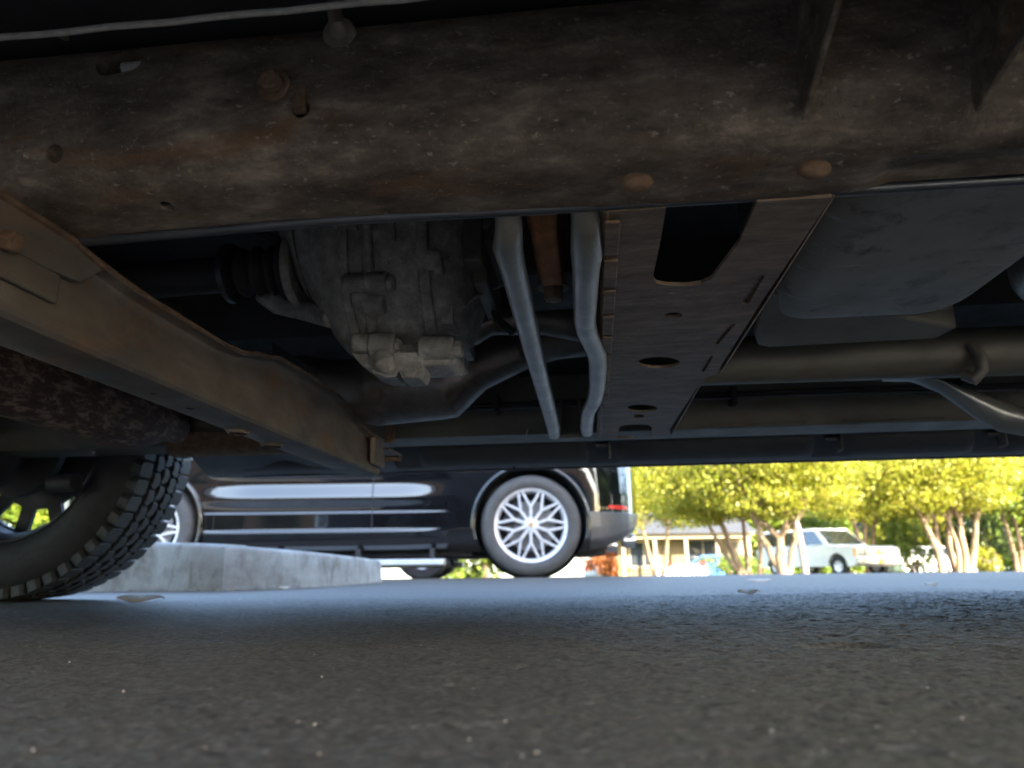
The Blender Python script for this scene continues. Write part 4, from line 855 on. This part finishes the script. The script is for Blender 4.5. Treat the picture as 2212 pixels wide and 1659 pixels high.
p = at_y(912, 1240, 9.0); car('parked_car', 'dark saloon parked beyond the black SUV showing only its wheels', 'car', (p.x-1.35, 9.85, gz(9.6)), math.pi, GREYT, prof=sedan, cabp=sedc)
p = at_y(2005, 1212, 36.); car('parked_car', 'white car half hidden behind the trees beside the utility truck', 'car', (p.x, 36, gz(36)), rad(10), WHITE, prof=sedan, cabp=sedc)
p = at_y(1532, 1222, 45.); car('parked_car', 'blue car by the low green hedge in front of the tan house', 'car', (p.x, 45, gz(45)), rad(160), BLUE, prof=sedan, cabp=sedc)
p = at_y(1290, 1230, 55.); car('parked_car', 'pale hatchback with red tail lights in front of the russet shrubs', 'car', (p.x, 55, gz(55)), rad(82), WHITE, prof=hatch, cabp=hatc)
p = at_y(1365, 1235, 62.); car('parked_car', 'low white saloon showing only its roof beside the pale hatchback', 'car', (p.x, 62, gz(62)), rad(5), WHITE, prof=sedan, cabp=sedc)
# ================================================================== houses
def house(name, label, loc, Wx, Dy, Hh, wall, roofh, wins, posts=0, flip=False, door=None):
    t = thing(name, label, 'house', loc); f = -Dy/2
    wl = obj('wall', MB().box((-Wx/2, -Dy/2, -1.2), (Wx/2, Dy/2, Hh)), wall, t)
    e = .5; a = [(-Dy/2-e, Hh-.05), (0, Hh+roofh), (Dy/2+e, Hh-.05), (Dy/2+e, Hh+.10), (0, Hh+roofh+.18), (-Dy/2-e, Hh+.10)]
    obj('roof', MB().prism([(a[k][0], a[k][1]) for k in range(6)], 0, -Wx/2-e, Wx/2+e), ROOF, t)
    for s_ in (-1, 1): obj('gable', MB().prism([(-Dy/2, Hh), (Dy/2, Hh), (0, Hh+roofh)], 0, s_*(Wx/2-.06)-.05, s_*(Wx/2-.06)+.05), wall, t)
    obj('fascia', MB().box((-Wx/2-e, -Dy/2-e-.04, Hh-.18), (Wx/2+e, -Dy/2-e, Hh+.1)), TRIM, t)
    sd_ = 1 if flip else -1
    for (x0, z0, x1, z1) in wins:
        y = sd_*Dy/2
        fr = obj('window', MB().box((x0-.12, y-.04, z0-.12), (x1+.12, y+.04, z0)).box((x0-.12, y-.04, z1), (x1+.12, y+.04, z1+.12)).box((x0-.12, y-.04, z0), (x0, y+.04, z1)).box((x1, y-.04, z0), (x1+.12, y+.04, z1)).box(((x0+x1)/2-.03, y-.03, z0), ((x0+x1)/2+.03, y+.03, z1)), TRIM, t)
        obj('pane', MB().box((x0, y-.012, z0), (x1, y+.012, z1)), GLASS, fr)
    for k in range(posts):
        x = -Wx/2+.2+k*(Wx-.4)/(posts-1); obj('porch_post', MB().box((x-.1, -Dy/2-1.5, -1.2), (x+.1, -Dy/2-1.3, Hh-.4)), TRIM, t, bevel=.01)
    if posts: obj('porch_beam', MB().box((-Wx/2, -Dy/2-1.55, Hh-.4), (Wx/2, -Dy/2-1.25, Hh-.1)), TRIM, t); obj('porch_roof', MB().prism([(-Dy/2-1.9, Hh-.1), (-Dy/2, Hh+.35), (-Dy/2, Hh+.45), (-Dy/2-1.9, Hh)], 0, -Wx/2-.3, Wx/2+.3), ROOF, t)
    return t
HY = 48.; p = at_y(1490, 1200, HY)
house('house', 'tan house with cream posts and dark windows behind the trees', (p.x-.3, HY+5, gz(HY)), 8.5, 8, 3.0, TANW, 2.2, [(-3.4, .9, -1.6, 2.4), (.3, .6, 2.6, 2.5), (3.2, .9, 4.0, 2.4)], posts=5)
p = at_y(1905, 1150, 60.)
house('house', 'slate roofed house between the trees beyond the utility truck', (p.x, 64, gz(60)), 9, 8, 3.0, TANW, 2.0, [(-3, .9, -1.4, 2.2), (1, .9, 2.6, 2.2)])
# made-up building and canopy behind the camera, added for reflections, shade and warm bounce
house('added_building', 'unseen brick building added behind the parked truck', (2, -27, 0), 44, 9, 5.6, BRICK, 2.2, [(-20+k*3.2, 1.0, -18.2+k*3.2, 3.0) for k in range(13)], flip=True)
cp = thing('added_shade_canopy', 'unseen flat canopy added behind the parked truck to shade the lot', 'canopy', (5.6, -5.15, 0))
obj('roof', MB().box((-6.2, -5.2, 6.0), (4.9, 5.0, 6.7)), STUCCO, cp, bevel=.05); obj('fascia', MB().box((-6.3, -5.3, 5.85), (5.0, -5.2, 6.8)).box((-6.3, 5.0, 5.85), (5.0, 5.1, 6.8)), TRIM, cp)
for x in (-5.0, 4.0):
    for y in (-4.2, 1.4): obj('column', MB().box((x-.3, y-.3, 0), (x+.3, y+.3, 6.0)), BRICK, cp, bevel=.02)
# ================================================================== trees and shrubs
def leaves(name, blobs, n, size, m, parent, kind=None):
    per = [b[3]*b[4]*b[5] for b in blobs]; tot = sum(q**.67 for q in per); P = []
    for b, q in zip(blobs, per):
        k = max(30, int(n*q**.67/tot)); cx, cy, cz, rx, ry, rz = b
        nc = max(8, k//38); d = rng.normal(size=(nc, 3)); d /= np.linalg.norm(d, axis=1)[:, None]
        rr_ = rng.uniform(.35, 1.02, nc)**.6; cc_ = d*rr_[:, None]
        idx = rng.integers(0, nc, k); off = rng.normal(scale=.15, size=(k, 3))
        pts = (cc_[idx]+off)*np.array([rx, ry, rz])+np.array([cx, cy, cz]); P.append(pts)
    P = np.concatenate(P); k = len(P)
    a = rng.normal(size=(k, 3)); a /= np.linalg.norm(a, axis=1)[:, None]; b = rng.normal(size=(k, 3)); b -= (b*a).sum(1)[:, None]*a; b /= np.linalg.norm(b, axis=1)[:, None]
    s = size*rng.uniform(.6, 1.35, k)[:, None]; c_ = np.cross(a, b)
    V = np.stack([P-a*s, P+b*s*.5+c_*s*.12, P+a*s, P-b*s*.5+c_*s*.12], 1).reshape(-1, 3)
    Q = np.arange(4*k).reshape(k, 4)
    me = bpy.data.meshes.new(name); me.vertices.add(len(V)); me.vertices.foreach_set('co', V.ravel()); me.loops.add(4*k); me.loops.foreach_set('vertex_index', Q.ravel().astype(np.int32))
    me.polygons.add(k); me.polygons.foreach_set('loop_start', np.arange(0, 4*k, 4, dtype=np.int32)); me.update(calc_edges=True); me.validate(); me.materials.append(m)
    o = bpy.data.objects.new(name, me); COL.objects.link(o); o.parent = parent
    if kind: o['kind'] = kind
    return o
def limb(mb, p0, p1, ra, rb, bend=.1, n=6):
    p0, p1 = Vector(p0), Vector(p1); L = (p1-p0).length; o = Vector((random.uniform(-1, 1), random.uniform(-1, 1), random.uniform(-.3, .3)))*bend*L; pts = []
    for k in range(n+1):
        t = k/n; pts.append(p0.lerp(p1, t)+o*math.sin(math.pi*t)+Vector((random.uniform(-1, 1), random.uniform(-1, 1), 0))*ra*.25)
    mb.tube(pts, [ra+(rb-ra)*k/n for k in range(n+1)], 9); return pts
def myrtle(label, px, py, Y, stems, crown, n=9000, m=None, leaf=.062, fork=None, group='crape myrtle trees along the far edge of the lot'):
    b = at_y(px, py, Y); t = thing('crape_myrtle', label, 'tree', (b.x, Y, gz(Y)), 0, group); mb = MB(); tips = []
    for (bx, by, tx, ty, h, ra) in stems:
        pts = limb(mb, (bx, by, -.1), (tx, ty, h), ra, ra*.62, .05)
        for k in range(3):
            q = Vector((tx, ty, h)); e = q+Vector((random.uniform(-.9, .9), random.uniform(-.6, .6), random.uniform(.6, 1.3)))
            limb(mb, q, e, ra*.58, ra*.3, .1); tips.append(e)
            for j in range(3):
                e2 = e+Vector((random.uniform(-.9, .9), random.uniform(-.7, .7), random.uniform(.3, 1.))); limb(mb, e, e2, ra*.28, ra*.1, .1, 4); tips.append(e2)
                for i in range(2):
                    e3 = e2+Vector((random.uniform(-.6, .6), random.uniform(-.5, .5), random.uniform(-.1, .6))); limb(mb, e2, e3, ra*.1, .008, .1, 3)
    obj('trunk', mb, BARK, t, smooth=60)
    low = [(c_[0]+random.uniform(-.5, .5), c_[1], c_[2]-c_[5]*.75, c_[3]*.75, c_[4], c_[5]*.55) for c_ in crown]
    leaves('crown', crown+low, int(n*2.9), leaf, m or LEAFY, t)
    return t
def cw(dx, z0, w_, h_, dp=1.6): return (dx, 0, z0, w_, dp, h_)
LB = 'crape myrtle with %s'
myrtle(LB % 'thick pale forked trunk in front of the utility truck', 1695, 1235, 21.5, [(0, 0, -.05, 0, 1.15, .17), (-.02, 0, -.75, .1, 1.9, .11), (.03, 0, .5, 0, 1.6, .10)], [cw(-.6, 2.9, 1.9, 1.0), cw(.9, 3.1, 1.8, .9), cw(.2, 3.9, 2.2, 1.0)], 9000)
myrtle(LB % 'leaning brown stems beside the tan house', 1600, 1235, 24, [(.2, 0, -.5, 0, 1.7, .13), (.35, .1, .3, .2, 1.8, .09), (.1, 0, -1.0, .1, 2.0, .08), (.6, .1, .75, 0, 1.5, .08)], [cw(-1.2, 2.9, 2.1, .9), cw(.6, 3.2, 2.2, 1.0), cw(-.5, 4.1, 2.6, 1.1)], 11000)
myrtle(LB % 'spreading forks rising behind the utility truck', 1880, 1235, 30, [(0, 0, -.4, 0, 2.2, .12), (.1, 0, .5, 0, 2.3, .12), (0, .1, .05, .1, 2.4, .12)], [cw(-.9, 3.5, 2.1, 1.0), cw(1., 3.7, 2.2, 1.0), cw(0, 4.6, 2.6, 1.2)], 10000)
myrtle(LB % 'a dense clump of sunlit stems on the right', 2065, 1235, 23, [(-.45, 0, -.75, 0, 1.6, .13), (-.2, .1, -.35, .1, 1.8, .12), (.05, 0, .1, 0, 2.0, .11), (.3, 0, .42, .1, 1.8, .12), (.5, .1, .85, 0, 1.6, .12), (-.05, -.2, -.1, -.2, 1.7, .09)], [cw(-1.2, 3.0, 1.6, .9), cw(.9, 3.1, 1.7, .9), cw(0, 3.9, 2.3, 1.0)], 11000, LEAFY)
myrtle(LB % 'slender brown stems past the sunlit clump', 2205, 1235, 26, [(-.15, 0, -.3, 0, 2.0, .10), (.05, .1, .1, .1, 2.2, .10), (.25, 0, .5, 0, 2.0, .09)], [cw(-.8, 3.2, 1.7, 1.0), cw(1.0, 3.4, 1.9, 1.0), cw(.2, 4.3, 2.4, 1.1)], 9000, LEAFG)
myrtle(LB % 'stems hidden past the edge of the lot', 2380, 1235, 25, [(-.15, 0, -.5, 0, 1.9, .11), (.1, 0, .4, 0, 2., .11)], [cw(-.8, 3.2, 1.8, 1.0), cw(1.0, 3.4, 1.9, 1.0), cw(.2, 4.3, 2.4, 1.1)], 7000, LEAFG)
myrtle(LB % 'branches hanging over the tan house', 1420, 1235, 34, [(-.1, 0, -.6, 0, 2.4, .12), (.15, 0, .6, 0, 2.5, .12)], [cw(-1.6, 3.4, 1.8, 1.2), cw(1.4, 3.7, 2.2, 1.1), cw(0, 4.8, 3.0, 1.3)], 10000)
myrtle(LB % 'a single thin stem between two others', 1645, 1235, 27, [(0, 0, .05, 0, 2.0, .08)], [cw(-.6, 3.3, 1.6, .9), cw(.7, 3.5, 1.6, .9)], 6000)
def shrub(name, label, cat, px, Y, w_, h_, m, n, leaf=.06, group=None, base=0.):
    b = at_y(px, 1235, Y); t = thing(name, label, cat, (b.x, Y, gz(Y)), 0, group); mb = MB()
    for k in range(5): limb(mb, (random.uniform(-.1, .1), random.uniform(-.1, .1), -.1), (random.uniform(-.6, .6)*w_, random.uniform(-.3, .3)*w_, h_*random.uniform(.5, .8)), .06, .015)
    obj('trunk', mb, BARK, t)
    bl = [(0, 0, h_*.5+base, w_*.62, w_*.5, h_*.5)]+[(random.uniform(-.7, .7)*w_, random.uniform(-.3, .3)*w_, h_*random.uniform(.25, .75)+base, w_*.42, w_*.35, h_*.32) for _ in range(6)]
    leaves('crown', bl, n, leaf, m, t); return t
for y_, lab in ((6.0, 'unseen added shrub level with the SUV'), (9.2, 'unseen added shrub past the SUV'), (12.4, 'unseen added shrub towards the far corner of the lot')):
    shrub('added_shrub', lab, 'shrub', 1106+15/y_*1550*.97, y_, 1.9, 3.4, LEAFD, 5000, .1, 'unseen shrubs added beside the lot')  # added out of view so the SUV's rear corner mirrors less sky
shrub('leafy_shrub', 'round bright green shrub beside the front of the utility truck', 'shrub', 1985, 30, 1.5, 3.0, LEAFG, 7000)
shrub('leafy_shrub', 'green shrub showing through the forks of the pale tree', 'shrub', 1755, 33, 1.5, 3.4, LEAFG, 7000)
shrub('leafy_shrub', 'dark green shrub between the sunlit clump and the slender stems', 'shrub', 2125, 29, 1.2, 2.6, LEAFD, 6000)
shrub('leafy_shrub', 'small yellow-green bush at the foot of the slender stems', 'shrub', 2140, 24, .6, .9, LEAFY, 2500, .04)
shrub('low_hedge', 'low green hedge in front of the tan house', 'hedge', 1590, 40, 1.8, 1.3, LEAFG, 5000, .06)
shrub('red_shrub', 'large russet shrub behind the rear bumper of the black SUV', 'shrub', 1315, 50, 2.2, 2.4, LEAFR, 8000, .08, 'russet shrubs')
shrub('red_shrub', 'smaller orange shrub beside the large russet one', 'shrub', 1395, 52, 1.2, 1.7, LEAFR, 4000, .08, 'russet shrubs')
bgl = ['tall yellow-green tree behind the tan house', 'tall tree rising above the slate roof', 'tall green tree behind the utility truck', 'tall tree far behind the sunlit clump', 'broad tree beyond the slender stems', 'tall tree behind the russet shrubs', 'tall tree behind the black SUV', 'broad tree beyond the front of the black SUV', 'green tree seen through the truck wheel', 'wide green tree past the truck wheel', 'spreading tree at the end of the lot', 'bushy tree left of the truck wheel view']
for k, (px, Y, w_, h_, m_) in enumerate([(1560, 62, 6, 12, LEAFY), (1800, 72, 6.5, 13, LEAFG), (1700, 56, 5.5, 11, LEAFG), (2020, 58, 6, 12, LEAFY), (2250, 55, 6, 12, LEAFG), (1340, 70, 6, 12, LEAFY), (1050, 68, 7, 13, LEAFG), (640, 62, 7, 13, LEAFY), (60, 42, 5, 9, LEAFG), (-160, 50, 6, 11, LEAFG), (2550, 50, 6, 12, LEAFY), (300, 55, 6, 10, LEAFG)]):
    b = at_y(px, 1235, Y); t = thing('broad_tree', bgl[k], 'tree', (b.x, Y, gz(Y)), 0, 'trees beyond the lot'); mb = MB()
    limb(mb, (0, 0, -.3), (0, 0, h_*.5), .28, .18, .02)
    for j in range(7): limb(mb, (0, 0, h_*random.uniform(.25, .5)), (random.uniform(-.6, .6)*w_, random.uniform(-.5, .5)*w_, h_*random.uniform(.5, .85)), .12, .03)
    obj('trunk', mb, BARK, t)
    leaves('crown', [(random.uniform(-.5, .5)*w_, random.uniform(-.4, .4)*w_, h_*(.1+.8*q_/13), w_*random.uniform(.4, .6), w_*.45, h_*.2) for q_ in range(14)], 17000, .24, m_, t)
for k, (x, y, lab) in enumerate([(14.5, 3, 'unseen added tree past the SUV tail'), (19, -5, 'unseen added tree beside the added canopy'), (-20, -6, 'unseen added tree ahead of the parked truck'), (-22, 12, 'unseen added tree ahead of the SUV')]):  # trees added out of view for the SUV paint to reflect
    t = thing('broad_tree', lab, 'tree', (x, y, gz(y)), 0, 'unseen trees added beside the lot'); mb = MB(); limb(mb, (0, 0, -.3), (0, 0, 5), .28, .18, .02)
    for j in range(6): limb(mb, (0, 0, random.uniform(2.5, 5)), (random.uniform(-3, 3), random.uniform(-3, 3), random.uniform(5, 8)), .12, .03)
    obj('trunk', mb, BARK, t)
    leaves('crown', [(random.uniform(-2.5, 2.5), random.uniform(-2.5, 2.5), 1.6+.75*q_, 2.6, 2.6, 1.6) for q_ in range(10)], 11000, .26, LEAFD if k < 1 else LEAFG, t)
# pale pickets with red caps, grey post, strip of grass
fence = thing('picket_row', 'row of low pale pickets with two red panels by the blue car', 'fence', (at_y(1470, 1220, 40).x, 40, gz(40)))
for k in range(14):
    x = -1.4+k*.21; obj('picket', MB().prism([(x-.05, -.1), (x+.05, -.1), (x+.05, .72), (x, .82), (x-.05, .72)], 1, -.02, .02), WHITE, fence)
obj('fence_rail', MB().box((-1.5, .02, .3), (1.5, .06, .4)), WHITE, fence)
for x in (-.7, 1.2): obj('red_panel', MB().box((x-.16, -.05, .66), (x+.16, -.021, .9)), REDR, fence)
p = at_y(1737, 1200, 20.5)
pst = thing('post', 'grey leaning wooden post in front of the utility truck', 'post', (p.x, 20.5, gz(20.5)))
obj('shaft', MB().tube([(0, 0, -.2), (-.03, 0, .6), (-.10, 0, 1.42)], [.10, .10, .085], 8), POST, pst, bevel=.01); obj('cap', MB().tube([(-.10, 0, 1.42), (-.115, 0, 1.52)], [.085, .03], 8), POST, pst)
gs = MB(); 
gxs, gys = np.linspace(-40, 60, 30), np.linspace(30, 160, 20)
gs.loft([[(x, y, gz(y)+.03) for x in gxs] for y in gys], closed=False, caps=False)
GRASS = M('verge_grass', [(.3, (.05, .08, .015)), (.7, (.10, .13, .03))], 4, 8, (1, 1, 1), (.8, .9), 0, .5, 30, .02)
obj('grass_verge', gs, GRASS, kind='structure')
# ================================================================== fallen leaves and grit
def fallen(label, px, py, L_, rz, m=DRY):
    p = at_z(px, py, .002); rg = []
    for k in range(9):
        t = k/8; wd = .42*L_*math.sin(math.pi*min(.98, max(.02, t)))**.8*.5; z = .006+.004*L_/.05*(t-.5)**2+.0015*math.sin(t*9)
        rg.append([((t-.5)*L_, -wd, z+.0005), ((t-.5)*L_, 0, z), ((t-.5)*L_, wd, z+.003)])
    rg.append([(.62*L_, -.0006, .006), (.62*L_, 0, .006), (.62*L_, .0006, .006)])
    o = obj('fallen_leaf', MB().loft(rg, closed=False), m, None, smooth=60, solid=.0006, label=label, cat='leaf', group='fallen leaves'); o.location = (p.x, p.y, gz(p.y)); o.rotation_euler = (rad(18), 0, rz)
fallen('pale dry leaf lying flat on the asphalt past the truck', 1615, 1283, .05, .2)
fallen('curled brown leaf farther out on the asphalt towards the trees', 1640, 1257, .10, -.2, DRY)
fallen('long dry leaf on the asphalt between truck tyre and kerb', 300, 1297, .10, .1)
fallen('small dry leaf lying alone on the right of the asphalt', 2010, 1266, .05, .4)
fallen('dry leaf at the foot of the kerb', 612, 1272, .05, 1.)
gm = MB()
for k in range(34):
    px, py = random.uniform(20, 2190), random.uniform(1345, 1640); p = at_z(px, py, 0)
    r_ = random.uniform(.0003, .0008); gm.ball((p.x, p.y, r_*.4), (r_, r_*random.uniform(.6, 1.2), r_*.7), 6, 4)
obj('loose_grit', gm, GRAVEL, None, smooth=0, kind='stuff', label='tiny crumbs of grit scattered on the asphalt under the truck', cat='grit')
lt = MB()
for k in range(110):
    a_ = random.uniform(1.6, 8.9); i = int(a_); f = a_-i; x, y = (foot[i][q]+(foot[i+1][q]-foot[i][q])*f for q in (0, 1))
    d_ = random.uniform(.004, .05)*random.random(); x += d_*.6; y -= d_; r_ = random.uniform(.003, .010); t = random.uniform(0, 6.3); h_ = random.uniform(.001, .006)
    lt.loft([[(x-r_*math.cos(t), y-r_*math.sin(t), .003), (x+r_*.4*math.sin(t), y-r_*.4*math.cos(t), .003+h_), (x+r_*math.cos(t), y+r_*math.sin(t), .003)], [(x-r_*math.cos(t), y-r_*math.sin(t), .004), (x+r_*.4*math.sin(t), y-r_*.4*math.cos(t), .004+h_), (x+r_*math.cos(t), y+r_*math.sin(t), .004)]])
obj('leaf_litter', lt, DRY, None, smooth=0, kind='stuff', label='brown leaf litter gathered along the foot of the kerb', cat='leaf litter')
